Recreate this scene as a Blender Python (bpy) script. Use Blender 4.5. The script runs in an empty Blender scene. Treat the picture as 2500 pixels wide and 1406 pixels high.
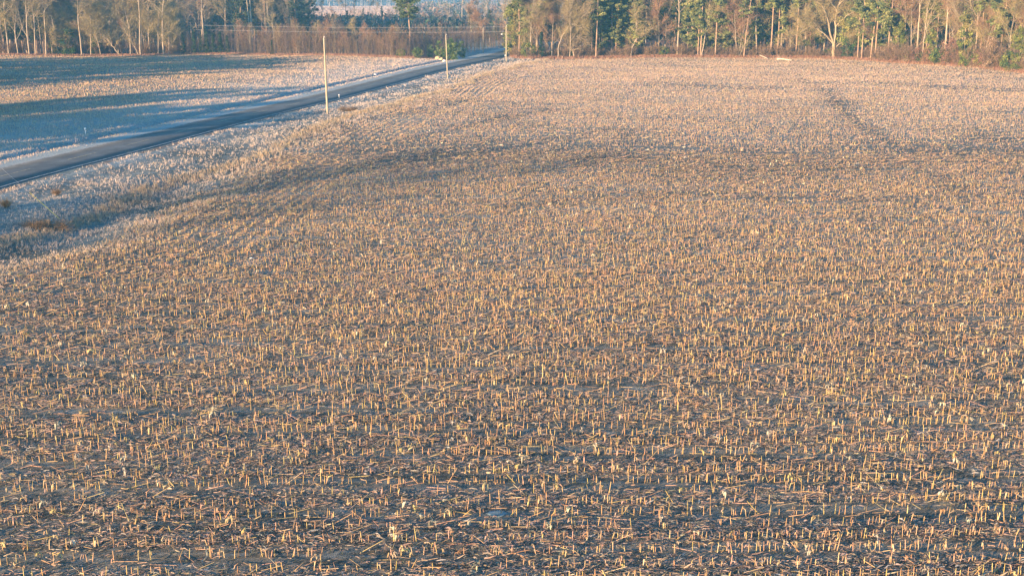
import bpy, math, random
import numpy as np
from mathutils import Vector
R = math.radians
rng = np.random.default_rng(7); random.seed(7)
S = bpy.context.scene; COL = S.collection

# ------------------------------------------------------------ camera
F = 2900.0; HCAM = 17.0; PITCH = R(14.0)
cam_d = bpy.data.cameras.new('camera'); cam = bpy.data.objects.new('camera', cam_d); COL.objects.link(cam)
cam.location = (0, 0, HCAM); cam.rotation_euler = (R(90)-PITCH, 0, 0)
cam_d.sensor_width = 36; cam_d.lens = F/2500*36; cam_d.clip_start = 0.5; cam_d.clip_end = 9000
S.camera = cam
# ------------------------------------------------------------ sky and sun
SUN_EL = R(9.0); SUN_DIR = R(44)          # light travels forward and to the right by this angle
w = bpy.data.worlds.new('World'); S.world = w; w.use_nodes = True
nt = w.node_tree; sky = nt.nodes.new('ShaderNodeTexSky'); sky.sky_type = 'NISHITA'; sky.sun_disc = False
sky.sun_elevation = SUN_EL; sky.sun_rotation = R(180)+SUN_DIR; sky.air_density = 1.0; sky.dust_density = 0.3; sky.ozone_density = 3.0
bg = nt.nodes['Background']; bg.inputs['Strength'].default_value = 0.115
tn = nt.nodes.new('ShaderNodeMix'); tn.data_type = 'RGBA'; tn.blend_type = 'MULTIPLY'; tn.inputs[0].default_value = 1; tn.inputs[7].default_value = (.56, .95, 1.08, 1)   # cold white balance of the clear dawn sky
nt.links.new(sky.outputs['Color'], tn.inputs[6]); nt.links.new(tn.outputs[2], bg.inputs['Color'])
sd = bpy.data.lights.new('sun', 'SUN'); sd.energy = 5.0; sd.angle = R(0.6); sd.color = (1.0, 0.645, 0.35)
so = bpy.data.objects.new('sun', sd); COL.objects.link(so)
ld = Vector((math.sin(SUN_DIR)*math.cos(SUN_EL), math.cos(SUN_DIR)*math.cos(SUN_EL), -math.sin(SUN_EL)))
so.rotation_euler = ld.to_track_quat('-Z', 'Y').to_euler(); so.location = (0, 0, 60)
S.view_settings.view_transform = 'Standard'; S.view_settings.look = 'None'; S.view_settings.exposure = 1.75; S.view_settings.gamma = 1

# ------------------------------------------------------------ map helpers
CP, SP = math.cos(PITCH), math.sin(PITCH)
def at(px, py, z=0.0):
    """the point of the level z under photograph pixel (px, py)"""
    u = (px-1250)/F; v = (703-py)/F
    dy = CP+v*SP; dz = -SP+v*CP; t = (z-HCAM)/dz
    return (u*t, dy*t)
def proj(x, y, z=0.0):
    dz = z-HCAM; zc = y*CP-dz*SP; yc = y*SP+dz*CP
    zc = np.maximum(zc, 1e-3)
    return 1250+F*x/zc, 703-F*yc/zc
def sstep(a, b, x): t = np.clip((x-a)/(b-a), 0, 1); return t*t*(3-2*t)
# road centre line
rp = [(-900, 640), (-320, 520), (0, 434.5), (300, 360), (600, 283.5), (796, 238), (930, 204), (1060, 170), (1150, 151), (1215, 137), (1262, 122), (1330, 108)]
RP = np.array([at(*p) for p in rp])
def catmull(P, n=14):
    out = []
    Q = np.vstack([2*P[0]-P[1], P, 2*P[-1]-P[-2]])
    for i in range(1, len(Q)-2):
        a, b, c, d = Q[i-1:i+3]
        for k in range(n):
            t = k/n
            out.append(.5*((2*b)+(c-a)*t+(2*a-5*b+4*c-d)*t*t+(3*b-a-3*c+d)*t**3))
    out.append(Q[-2]); return np.array(out)
RC = catmull(RP)
def polydist(x, y, P):
    """signed distance to a polyline (positive on the left of travel)"""
    x = np.asarray(x, float); y = np.asarray(y, float); sh = x.shape; x = x.ravel(); y = y.ravel()
    best = np.full(x.shape, 1e9); sg = np.ones(x.shape)
    for a, b in zip(P[:-1], P[1:]):
        d = b-a; L = d@d+1e-9
        t = np.clip(((x-a[0])*d[0]+(y-a[1])*d[1])/L, 0, 1)
        ex = x-a[0]-t*d[0]; ey = y-a[1]-t*d[1]; dd = np.hypot(ex, ey)
        m = dd < best; best[m] = dd[m]; sg[m] = np.sign(d[0]*ey[m]-d[1]*ex[m]+1e-12)
    return (best*sg).reshape(sh)
RCs = RC[::3]
HB = np.array([at(*p) for p in [(-700, 780), (-200, 730), (0, 690), (180, 650), (330, 590), (450, 520), (560, 460), (680, 400), (820, 330), (930, 285), (1060, 240), (1120, 205), (1200, 178), (1275, 158), (1330, 146)]])
def height(x, y, sdist=None):
    x = np.asarray(x, float); y = np.asarray(y, float)
    s = polydist(x, y, RCs) if sdist is None else sdist
    h = .30*np.sin(x/37+1.3)*np.sin(y/26+.4)+.20*np.sin(x/19+y/23+2)+.10*np.sin(x/7.3-y/11)+.05*np.sin(y/4.1+x/9.)
    h *= sstep(5, 16, abs(s))*sstep(2600, 900, np.hypot(x, y))
    h -= .45*np.exp(-((s-7.9)/.7)**2)+.25*np.exp(-((s+8.5)/2.2)**2)
    h += .12*np.exp(-((s-9.6)/1.0)**2)
    h -= .55*np.exp(-((polydist(x, y, HB)-6.5)/3.6)**2)*sstep(150, 100, y)*sstep(60, 80, y)
    return h
def H1(x, y): return float(height(np.array([x]), np.array([y]))[0])
# boundary of the corn stubble next to the frosted verge (photo px), right-wood edge
WE = [(1244, 140), (1300, 143), (1500, 141), (1700, 141), (1900, 143), (2100, 150), (2300, 164), (2500, 180), (2900, 215), (3500, 270)]
def edge_y(px): return float(np.interp(px, [p[0] for p in WE], [p[1] for p in WE]))
WEw = np.array([at(*p) for p in WE])
LE = [(-900, 148), (-300, 142), (0, 137), (300, 133), (560, 132), (760, 137), (960, 142), (1090, 147)]
LEw = np.array([at(*p) for p in LE])
TR = [np.array([at(*p) for p in q]) for q in (
    [(1940, 192), (1985, 210), (2020, 228), (2050, 262), (2085, 290), (2130, 316), (2180, 345), (2240, 385), (2310, 440), (2380, 500)],
    [(1290, 402), (1380, 386), (1440, 375), (1500, 356), (1535, 328)], [(1395, 410), (1450, 398), (1505, 380), (1560, 345)],
    [(1180, 350), (1340, 342), (1480, 318), (1530, 320)], [(620, 470), (700, 420), (900, 370), (1120, 345)],
    [(880, 300), (980, 288), (1100, 262), (1180, 240)], [(1000, 340), (1180, 300), (1350, 270)])]
def noise2(x, y, sc, seed):
    a = x/sc; b = y/sc; r = np.random.default_rng(seed); o = 0
    for k in range(6):
        th = r.uniform(0, 6.28); f = r.uniform(.6, 1.7); ph = r.uniform(0, 6.28)
        o = o+np.sin((a*np.cos(th)+b*np.sin(th))*f*3+ph+1.3*np.sin((a*np.sin(th)-b*np.cos(th))*f*2+ph))
    return o/6
def bands(x, y):
    """0..1, where the field is thin and dark (wheel tracks, broad bands)"""
    px, py = proj(x, y)
    c = np.interp(px, [600, 850, 1200, 1500, 2000, 2500], [400, 365, 372, 392, 398, 372]); hw = np.interp(px, [600, 900, 1500, 2500], [24, 38, 44, 54])
    d = .75*np.exp(-((py-c-8*np.sin(px/130))/hw)**2)*sstep(560, 850, px)
    d = np.maximum(d, .5*np.exp(-((py-212-6*np.sin(px/90))/7)**2)*sstep(1500, 1750, px))
    d = np.maximum(d, .5*np.exp(-((py-482-10*np.sin(px/150))/9)**2)*sstep(1000, 1300, px))
    d = np.maximum(d, .45*np.exp(-((py-335-6*np.sin(px/120))/8)**2)*sstep(1500, 2000, px))
    for T in TR:
        dd = abs(polydist(x, y, T)); d = np.maximum(d, .62*np.exp(-(dd/1.6)**2))
    n = noise2(x, y, 14, 3)
    return np.clip(d+.30*sstep(.25, .7, n), 0, 1)

# ------------------------------------------------------------ object helpers
def link(o, parent=None):
    COL.objects.link(o)
    if parent: o.parent = parent
    return o
def tag(o, label=None, cat=None, group=None, kind=None):
    if label: o['label'] = label
    if cat: o['category'] = cat
    if group: o['group'] = group
    if kind: o['kind'] = kind
    return o
def empty(name, loc, label, cat, group=None, rz=0, sc=1):
    o = bpy.data.objects.new(name, None); o.location = loc; o.rotation_euler = (0, 0, rz); o.scale = (sc,)*3 if not hasattr(sc, '__len__') else sc
    o.empty_display_size = .3
    return tag(link(o), label, cat, group)
def mesh(name, V, Fs, mat, tint=None, smooth=False):
    V = np.asarray(V, np.float32); me = bpy.data.meshes.new(name)
    Fs = [np.asarray(f, np.int32) for f in (Fs if isinstance(Fs, list) else [Fs]) if len(f)]
    loops = np.concatenate([f.ravel() for f in Fs]); tot = np.concatenate([np.full(len(f), f.shape[1], np.int32) for f in Fs])
    st = np.concatenate([[0], np.cumsum(tot)[:-1]]).astype(np.int32)
    me.vertices.add(len(V)); me.vertices.foreach_set('co', V.ravel())
    me.loops.add(len(loops)); me.loops.foreach_set('vertex_index', loops)
    me.polygons.add(len(tot)); me.polygons.foreach_set('loop_start', st); me.polygons.foreach_set('loop_total', tot)
    if tint is not None:
        a = me.color_attributes.new('tint', 'FLOAT_COLOR', 'POINT')
        c = np.ones((len(V), 4), np.float32); c[:, :3] = tint; a.data.foreach_set('color', c.ravel())
    me.update(calc_edges=True)
    if smooth: me.polygons.foreach_set('use_smooth', np.ones(len(tot), bool))
    me.materials.append(mat); return me
def obj(name, me, parent=None): return link(bpy.data.objects.new(name, me), parent)
def fattr(me, name, vals):
    a = me.attributes.new(name, 'FLOAT', 'POINT'); a.data.foreach_set('value', np.asarray(vals, np.float32).ravel())

# prisms / ribbons / leaves, vectorised
def prisms(A, B, ra, rb, n=3, cap=True):
    A = np.asarray(A, float); B = np.asarray(B, float); N = len(A); d = B-A; d /= np.linalg.norm(d, axis=1, keepdims=True)+1e-9
    up = np.where(abs(d[:, 2:3]) > .9, [[1., 0, 0]], [[0, 0, 1.]]); u = np.cross(d, up); u /= np.linalg.norm(u, axis=1, keepdims=True)+1e-9; v = np.cross(d, u)
    th = np.arange(n)/n*2*np.pi+(rng.uniform(0, 6.28, N)[:, None]); c, s = np.cos(th), np.sin(th)
    off = u[:, None]*c[..., None]+v[:, None]*s[..., None]
    ra = np.broadcast_to(ra, N)[:, None, None]; rb = np.broadcast_to(rb, N)[:, None, None]
    V = np.concatenate([A[:, None]+off*ra, B[:, None]+off*rb], 1).reshape(-1, 3)
    b = (np.arange(N)*2*n)[:, None]; k = np.arange(n); k2 = (k+1) % n
    Q = np.stack([b+k, b+k2, b+n+k2, b+n+k], -1).reshape(-1, 4)
    Fs = [Q]
    if cap:
        Fs.append((b+n+k[None]).reshape(-1, n))
    return V, Fs
def ribbons(P, D1, D2, W, wid):
    """three cross-sections: P, P+D1, P+D1+D2, side vector W"""
    N = len(P); W = W/(np.linalg.norm(W, axis=1, keepdims=True)+1e-9)*np.asarray(wid)[:, None]/2
    a = P; b = P+D1; c = b+D2
    V = np.stack([a-W*.6, a+W*.6, b-W, b+W, c-W*.35, c+W*.35], 1).reshape(-1, 3)
    i = (np.arange(N)*6)[:, None]
    return V, [np.concatenate([i+np.array([[0, 1, 3, 2]]), i+np.array([[2, 3, 5, 4]])])]
def rand_dir(N, flat=1.0):
    d = rng.normal(size=(N, 3)); d[:, 2] *= flat; return d/(np.linalg.norm(d, axis=1, keepdims=True)+1e-9)
def leaves(P, size, flat=1.0, droop=0.0, asp=.45):
    """one small pointed quad per point"""
    N = len(P); a = rand_dir(N, flat); a[:, 2] -= droop; b = np.cross(a, rand_dir(N)); b /= np.linalg.norm(b, axis=1, keepdims=True)+1e-9
    s = np.asarray(size)[:, None]; a = a*s; b = b*s*asp
    V = np.stack([P-a, P-b, P+a, P+b], 1).reshape(-1, 3)
    return V, [(np.arange(N)*4)[:, None]+np.arange(4)[None]]
def join(parts):
    V = []; F3 = {}; T = []; o = 0
    for p in parts:
        v, fs = p[0], p[1]; V.append(v)
        if len(p) > 2: T.append(np.broadcast_to(p[2], (len(v), 3)) if np.ndim(p[2]) < 2 or len(p[2]) == len(v) else np.repeat(p[2], len(v)//len(p[2]), 0))
        for f in fs: F3.setdefault(f.shape[1], []).append(np.asarray(f)+o)
        o += len(v)
    return np.concatenate(V), [np.concatenate(f) for f in F3.values()], (np.concatenate(T) if T else None)

# ------------------------------------------------------------ materials
def mat(name):
    m = bpy.data.materials.new(name); m.use_nodes = True; n = m.node_tree.nodes; b = n['Principled BSDF']; b.inputs['Roughness'].default_value = .85
    b.inputs['Specular IOR Level'].default_value = .2
    return m, n, m.node_tree.links, b
def N(n, t, **k):
    x = n.new(t)
    for a, v in k.items():
        if a in x.inputs: x.inputs[a].default_value = v
        else: setattr(x, a, v)
    return x
def ramp(n, stops):
    r = n.new('ShaderNodeValToRGB'); e = r.color_ramp.elements
    while len(e) < len(stops): e.new(.5)
    for q, (p, c) in zip(e, stops): q.position = p; q.color = (*c, 1)
    return r
def noise(n, l, scale, detail=4, rough=.6, vec=None, stretch=None):
    t = N(n, 'ShaderNodeTexNoise', Scale=scale, Detail=detail, Roughness=rough)
    if vec is not None:
        if stretch:
            mp = N(n, 'ShaderNodeMapping'); mp.inputs['Scale'].default_value = stretch; l.new(vec, mp.inputs['Vector']); vec = mp.outputs[0]
        l.new(vec, t.inputs['Vector'])
    return t
def mixc(n, l, fac, a, b, mode='MIX'):
    m = n.new('ShaderNodeMix'); m.data_type = 'RGBA'; m.blend_type = mode
    for s, v in ((m.inputs['Factor'], fac), (m.inputs[6], a), (m.inputs[7], b)):
        if isinstance(v, (int, float)): s.default_value = v
        elif isinstance(v, tuple): s.default_value = (*v, 1)
        else: l.new(v, s)
    return m.outputs[2]
def tinted(name, rough=.85, nscale=6, amt=.35, trans=0.0, strength=None):
    m, n, l, b = mat(name); a = N(n, 'ShaderNodeVertexColor', layer_name='tint'); g = N(n, 'ShaderNodeNewGeometry')
    t = noise(n, l, nscale, 3, .6, g.outputs['Position']); r = ramp(n, [(.3, (1-amt,)*3), (.7, (1+amt*.5,)*3)]); l.new(t.outputs[0], r.inputs[0])
    c = mixc(n, l, 1.0, a.outputs[0], r.outputs[0], 'MULTIPLY'); l.new(c, b.inputs['Base Color']); b.inputs['Roughness'].default_value = rough
    if trans:
        tr = N(n, 'ShaderNodeBsdfTranslucent'); l.new(c, tr.inputs[0]); ms = N(n, 'ShaderNodeMixShader'); ms.inputs[0].default_value = trans
        l.new(b.outputs[0], ms.inputs[1]); l.new(tr.outputs[0], ms.inputs[2]); l.new(ms.outputs[0], n['Material Output'].inputs[0])
    return m
M_straw = tinted('straw', .7, 9, .3, .15)
M_leaf = tinted('foliage', .6, 1.3, .35, .2)
M_twig = tinted('twigs', .85, 2, .25)
M_dead = tinted('dead_leaves', .8, 2, .3, .15)
M_rock = tinted('rock', .9, 5, .4)
def simple(name, c1, c2, sc, rough=.8, bump=0, stretch=None, metal=0):
    m, n, l, b = mat(name); tc = N(n, 'ShaderNodeTexCoord'); t = noise(n, l, sc, 5, .65, tc.outputs['Object'], stretch)
    r = ramp(n, [(.35, c1), (.65, c2)]); l.new(t.outputs[0], r.inputs[0]); l.new(r.outputs[0], b.inputs['Base Color']); b.inputs['Roughness'].default_value = rough; b.inputs['Metallic'].default_value = metal
    if bump:
        bp = N(n, 'ShaderNodeBump', Strength=bump, Distance=.03); l.new(t.outputs[0], bp.inputs['Height']); l.new(bp.outputs[0], b.inputs['Normal'])
    return m
M_bark_pale = simple('pale_bark', (.26, .21, .15), (.44, .37, .28), 2.0, .9, .5, (1, 1, .3))
M_bark_pine = simple('pine_bark', (.24, .16, .11), (.44, .31, .22), 2.5, .9, .5, (1, 1, .35))
M_bark_oak = simple('oak_bark', (.24, .19, .12), (.40, .33, .22), 2.0, .9, .5, (1, 1, .3))
M_bark_dark = simple('dark_bark', (.10, .08, .065), (.24, .19, .15), 2.5, .9, .5, (1, 1, .35))
M_pole = simple('weathered_pole_wood', (.28, .24, .17), (.46, .40, .29), 3.0, .8, .2, (3, 3, .3))
M_metal = simple('galvanised_metal', (.35, .36, .37), (.5, .5, .5), 4, .45, 0, None, .8)
M_wire = simple('aluminium_wire', (.45, .45, .47), (.6, .6, .62), 2, .5, 0, None, .3)
M_yellow = simple('yellow_plastic', (.75, .55, .08), (.85, .66, .14), 3, .5)
M_white = simple('white_plastic', (.70, .70, .70), (.85, .85, .85), 3, .5)
M_lamp = simple('lamp_housing', (.55, .56, .56), (.7, .7, .7), 5, .5)
M_wood = simple('sun_bleached_wood', (.40, .32, .25), (.68, .58, .47), 2, .85, .4, (.4, 3, 3))

def ground_material():
    m, n, l, b = mat('field_soil'); g = N(n, 'ShaderNodeNewGeometry'); P = g.outputs['Position']
    A = lambda k: N(n, 'ShaderNodeAttribute', attribute_name=k).outputs['Fac']
    n1 = noise(n, l, .9, 8, .7, P); n2 = noise(n, l, 7, 6, .7, P, (.45, 1.3, 1)); n3 = noise(n, l, .07, 4, .5, P, (.5, 1, 1)); n4 = noise(n, l, 22, 4, .7, P, (.35, 1.0, 1)); n5 = noise(n, l, 2.2, 7, .75, P, (.3, 1, 1))
    soil = ramp(n, [(.3, (.018, .028, .026)), (.55, (.040, .052, .046)), (.75, (.09, .098, .082))]); l.new(n1.outputs[0], soil.inputs[0])
    straw = ramp(n, [(.3, (.14, .135, .10)), (.7, (.44, .39, .30))]); l.new(n4.outputs[0], straw.inputs[0])
    n6 = noise(n, l, 30, 4, .75, P, (.55, 1.2, 1)); av = N(n, 'ShaderNodeMath', operation='MULTIPLY_ADD'); av.inputs[1].default_value = .35; l.new(n2.outputs[0], av.inputs[0]); m6 = N(n, 'ShaderNodeMath', operation='MULTIPLY'); m6.inputs[1].default_value = .65; l.new(n6.outputs[0], m6.inputs[0]); l.new(m6.outputs[0], av.inputs[2])
    fl = ramp(n, [(.50, (0, 0, 0)), (.57, (1, 1, 1))]); l.new(av.outputs[0], fl.inputs[0])
    c = mixc(n, l, fl.outputs[0], soil.outputs[0], straw.outputs[0])
    # residue-rich ground
    st = noise(n, l, 1.0, 3, .6, P, (.035, 1.0, 1)); sr = ramp(n, [(.40, (.15,)*3), (.58, (1.5,)*3)]); l.new(st.outputs[0], sr.inputs[0])
    r0_ = N(n, 'ShaderNodeMath', operation='MULTIPLY'); l.new(A('residue'), r0_.inputs[0]); l.new(sr.outputs[0], r0_.inputs[1])
    rr = N(n, 'ShaderNodeMath', operation='MULTIPLY'); l.new(r0_.outputs[0], rr.inputs[0]); rr.use_clamp = True; rp_ = ramp(n, [(.35, (.3,)*3), (.65, (1,)*3)]); l.new(n5.outputs[0], rp_.inputs[0]); l.new(rp_.outputs[0], rr.inputs[1])
    c = mixc(n, l, rr.outputs[0], c, straw.outputs[0])
    # green winter weeds low in the thin places
    gr = ramp(n, [(.3, (.04, .05, .025)), (.7, (.13, .12, .065))]); l.new(n4.outputs[0], gr.inputs[0])
    gm = N(n, 'ShaderNodeMath', operation='MULTIPLY'); gp = ramp(n, [(.42, (0,)*3), (.62, (1,)*3)]); l.new(n5.outputs[0], gp.inputs[0]); l.new(gp.outputs[0], gm.inputs[0]); l.new(A('grass'), gm.inputs[1])
    c = mixc(n, l, gm.outputs[0], c, gr.outputs[0])
    # darker bands and tracks, and a line along the ditch
    dm = N(n, 'ShaderNodeMath', operation='MULTIPLY'); dm.inputs[1].default_value = .6; l.new(A('dark_ground'), dm.inputs[0])
    c = mixc(n, l, dm.outputs[0], c, (.07, .062, .058))
    # frost
    fc = ramp(n, [(.3, (.22, .27, .27)), (.7, (.54, .60, .58))]); l.new(n4.outputs[0], fc.inputs[0])
    ad = N(n, 'ShaderNodeMath', operation='ADD'); l.new(A('frost'), ad.inputs[0]); fb = N(n, 'ShaderNodeMapRange'); fb.inputs[1].default_value = .3; fb.inputs[2].default_value = .7; fb.inputs[3].default_value = -.55; fb.inputs[4].default_value = .35
    l.new(n5.outputs[0], fb.inputs[0]); l.new(fb.outputs[0], ad.inputs[1]); ad.use_clamp = True
    c = mixc(n, l, ad.outputs[0], c, fc.outputs[0])
    # gravel / leaf-litter
    lc = ramp(n, [(.3, (.10, .05, .032)), (.7, (.26, .14, .09))]); l.new(n2.outputs[0], lc.inputs[0])
    c = mixc(n, l, A('litter'), c, lc.outputs[0])
    l.new(c, b.inputs['Base Color']); b.inputs['Roughness'].default_value = .95
    bp = N(n, 'ShaderNodeBump', Strength=.8, Distance=.2); sm = N(n, 'ShaderNodeMath', operation='ADD'); l.new(n1.outputs[0], sm.inputs[0]); l.new(av.outputs[0], sm.inputs[1]); l.new(sm.outputs[0], bp.inputs['Height']); l.new(bp.outputs[0], b.inputs['Normal'])
    return m
def asphalt_material():
    m, n, l, b = mat('asphalt'); g = N(n, 'ShaderNodeNewGeometry'); P = g.outputs['Position']
    n1 = noise(n, l, 18, 4, .7, P); n2 = noise(n, l, .35, 5, .6, P); a = N(n, 'ShaderNodeAttribute', attribute_name='across').outputs['Fac']
    c1 = ramp(n, [(.3, (.085, .09, .088)), (.7, (.18, .185, .175))]); l.new(n2.outputs[0], c1.inputs[0])
    c2 = ramp(n, [(.3, (.7,)*3), (.7, (1.2,)*3)]); l.new(n1.outputs[0], c2.inputs[0]); c = mixc(n, l, 1., c1.outputs[0], c2.outputs[0], 'MULTIPLY')
    wr = ramp(n, [(.0, (1.5,)*3), (.1, (1.0,)*3), (.22, (.75,)*3), (.34, (1.05,)*3), (.5, (1.2,)*3), (.66, (1.05,)*3), (.8, (.75,)*3), (.92, (1.,)*3)]); l.new(a, wr.inputs[0])
    c = mixc(n, l, 1., c, wr.outputs[0], 'MULTIPLY'); l.new(c, b.inputs['Base Color']); b.inputs['Roughness'].default_value = .8
    return m
M_ground = ground_material(); M_asph = asphalt_material()
def paint(name, c):
    m, n, l, b = mat(name); g = N(n, 'ShaderNodeNewGeometry'); t = noise(n, l, 3, 6, .75, g.outputs['Position']); r = ramp(n, [(.38, (.14, .14, .14)), (.56, c)]); l.new(t.outputs[0], r.inputs[0]); l.new(r.outputs[0], b.inputs['Base Color']); return m
M_pw = paint('worn_white_paint', (.50, .52, .52)); M_py = paint('worn_yellow_paint', (.50, .42, .24))

# ------------------------------------------------------------ ground sheet
def axis(lo, hi, step, out):
    c = np.arange(lo, hi+.01, step); g = np.cumsum(step*1.18**np.arange(1, 60)); 
    a = lo-g[g < out]; b_ = hi+g[g < out]
    return np.concatenate([a[::-1], c, b_])
xs = axis(-125, 110, .75, 5200); ys = axis(20, 365, .75, 6800)
X, Y = np.meshgrid(xs, ys); SD = polydist(X, Y, RCs); Z = height(X, Y, SD)
nx, ny = len(xs), len(ys); idx = (np.arange(ny-1)[:, None]*nx+np.arange(nx-1)[None]).ravel()
V = np.stack([X, Y, Z], -1).reshape(-1, 3)
me = mesh('ground', V, np.stack([idx, idx+1, idx+nx+1, idx+nx], 1), M_ground, smooth=True)
x_, y_, s_ = X.ravel(), Y.ravel(), SD.ravel(); px_, py_ = proj(x_, y_); front = y_ > 15
hb = polydist(x_, y_, HB)                     # >0 : verge side
wd = polydist(x_, y_, WEw); lw = polydist(x_, y_, LEw)
verge = sstep(-9, 5, hb)*(s_ < 0)*front; left = (s_ > 0)*1.0
bd = bands(x_, y_)
nz = noise2(x_, y_, 9, 11)
frost = np.where(s_ > 0, .90-.62*sstep(14, 44, s_)+.25*nz, 0)+verge*(.22+.30*sstep(34, 3, abs(s_)) + .3*nz)
frost = frost+np.where(s_ > 0, .75*np.exp(-((s_-5.6)/1.3)**2), .35*np.exp(-((s_+5.4)/.9)**2)); frost += (1-verge)*(s_ < 0)*(.16+.16*sstep(45, 110, y_)+.20*sstep(-.3, .7, nz))
frost = np.where(y_ > 380, .35, frost)
far = (y_ > 800)*(y_ < 1480); frost = np.where(far, .12, frost)
inwood = np.maximum(sstep(-1.5, 2.5, wd)*(px_ > 1240), sstep(-1.0, 2.5, lw)*(px_ < 1100)*(y_ > 250))*(y_ < 800)*front
frost = frost*(1-inwood)*(1-.7*bd*(s_ < 0)*(1-verge)); litter = inwood*.95
litter = np.maximum(litter, .75*np.exp(-((s_+4.35)/.45)**2)*(noise2(x_, y_, 5, 5) > -.2))
resid = np.clip(.75+.2*sstep(60, 220, y_)-.4*bd, 0, 1)*(1-verge)*(1-inwood)
resid = np.where(s_ > 0, .5, resid); resid = np.where(far, 1.3, resid)
for k, v in (('frost', np.clip(frost, 0, 1.2)), ('residue', resid), ('grass', np.clip(.35*verge+.5*(s_ < 0)*sstep(-.1, .6, nz), 0, 1)*(1-inwood)), ('dark_ground', .9*bd*(s_ < 0)*(1-verge*.6)+ .9*np.exp(-((s_-7.9)/.5)**2)), ('litter', litter)): fattr(me, k, v)  # ground also darkens in a thin line along the ditch
tag(obj('ground', me), kind='structure')

# road with painted lines
def strip(P, offs, z):
    T = np.gradient(P, axis=0); T /= np.linalg.norm(T, axis=1, keepdims=True); Nn = np.stack([-T[:, 1], T[:, 0]], 1)
    k = len(offs); V = np.stack([np.column_stack([P+Nn*o, np.full(len(P), z_)]) for o, z_ in zip(offs, z)], 1).reshape(-1, 3)
    i = (np.arange(len(P)-1)*k)[:, None]+np.arange(k-1)[None]; i = i.ravel()
    return V, np.stack([i, i+k, i+k+1, i+1], 1)
RCr = np.concatenate([RC, [RC[-1]+(RC[-1]-RC[-2])*k for k in range(1, 30)]])
W2 = 3.55
V, Fq = strip(RCr, [W2+.12, W2, 1.2, 0, -1.2, -W2, -W2-.12], [-.15, .06, .10, .13, .10, .06, -.15])
rm = mesh('road', V, Fq[:, ::-1], M_asph, smooth=True); fattr(rm, 'across', np.tile([0, .02, .35, .5, .65, .98, 1], len(RCr))); tag(obj('road', rm), kind='structure')
for s in (1, -1):
    V, Fq = strip(RCr, [s*3.28+.08, s*3.28-.08], [.075, .075]); tag(obj('road_marking', mesh('edge_line', V, Fq[:, ::-1], M_pw)), kind='structure')
L = np.concatenate([[0], np.cumsum(np.linalg.norm(np.diff(RC, axis=0), axis=1))])
parts = []
for t0 in np.arange(0, L[-1], 12.2):
    t = np.linspace(t0, t0+5.5, 5); Pn = np.stack([np.interp(t, L, RC[:, 0]), np.interp(t, L, RC[:, 1])], 1)
    V, Fq = strip(Pn, [.09, -.09], [.14, .14]); parts.append((V, [Fq[:, ::-1]]))
V, Fs, _ = join(parts); tag(obj('road_marking', mesh('centre_dashes', V, Fs, M_py)), kind='structure')

# ------------------------------------------------------------ corn stubble
STRAW = np.array([(.62, .46, .26), (.56, .38, .23), (.64, .50, .24), (.46, .31, .19), (.60, .38, .26), (.68, .57, .34), (.36, .26, .17), (.64, .45, .34), (.52, .46, .20)])
STRAW = STRAW*np.array([1.06, .98, .95]); GOLD = STRAW*np.array([1.1, 1.06, .95])
def tints(n, frostiness=0.0, pal=STRAW, var=.18):
    c = pal[rng.integers(0, len(pal), n)]*rng.uniform(1-var, 1+var, (n, 1)); c = c*(1+rng.normal(0, .03, (n, 3)))
    f = np.asarray(frostiness)*rng.uniform(.2, 1, n); f = np.reshape(f, (-1, 1)); return np.clip(c*(1-f)+np.array([[.80, .70, .68]])*f, .02, .85)
def field_mask(x, y, margin=5):
    return (abs(x) < .455*y+margin+3) & (polydist(x, y, HB) < -8) & (polydist(x, y, WEw) < -.8)
def rowpts(y0, y1, sp, ps, jit=.03):
    rows = np.arange(y0, y1, sp); out = []
    for r in rows:
        hwid = .455*r+9; n = int(2*hwid/ps); x = np.linspace(-hwid, hwid, n)+rng.normal(0, ps*.38, n)
        k3 = int(round((r-y0)/sp)) % 3; keep = rng.random(n) > .04+(.42 if k3 == 0 else 0)+.22*np.clip(np.sin(x/rng.uniform(7, 16)+rng.uniform(0, 6.28))+rng.uniform(-.8, .6), 0, 1)
        x = x[keep]; y = r+.045*x+.5*math.sin(r*.05)+.9*np.sin(x/38+r/60)+rng.normal(0, jit, len(x)); out.append(np.stack([x, y], 1))
    return np.concatenate(out)
HBs = catmull(HB, 10); NB = np.gradient(HBs, axis=0); NB /= np.linalg.norm(NB, axis=1, keepdims=True); NB = np.stack([-NB[:, 1], NB[:, 0]], 1)
def headland(a, b_, sp, ps):
    out = []
    for o in np.arange(-8.3, 3.5, sp):
        C = HBs+NB*o; L = np.concatenate([[0], np.cumsum(np.linalg.norm(np.diff(C, axis=0), axis=1))]); t = np.arange(0, L[-1], ps); t = t+rng.normal(0, ps*.3, len(t)); t = t[rng.random(len(t)) < (.75 if o < 0 else .3)]
        out.append(np.stack([np.interp(t, L, C[:, 0])+rng.normal(0, .05, len(t)), np.interp(t, L, C[:, 1])+rng.normal(0, .05, len(t))], 1))
    P = np.concatenate(out); m = (P[:, 1] >= a) & (P[:, 1] < b_) & (abs(P[:, 0]) < .455*P[:, 1]+9) & (polydist(P[:, 0], P[:, 1], WEw) < -.8); return P[m]
def streak(x, y): return noise2(x*.10, y+.02*x, 1.9, 71)+.6*noise2(x*.15, y, .8, 72)
lod = [(26, 75, .92, .165, 1.0, 5), (75, 130, .92, .165, 1.1, 4), (130, 200, .92, .2, 1.3, 3), (200, 330, 1.05, .26, 1.7, 3)]
stand = []; leafp = []; near_pool = None
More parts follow.
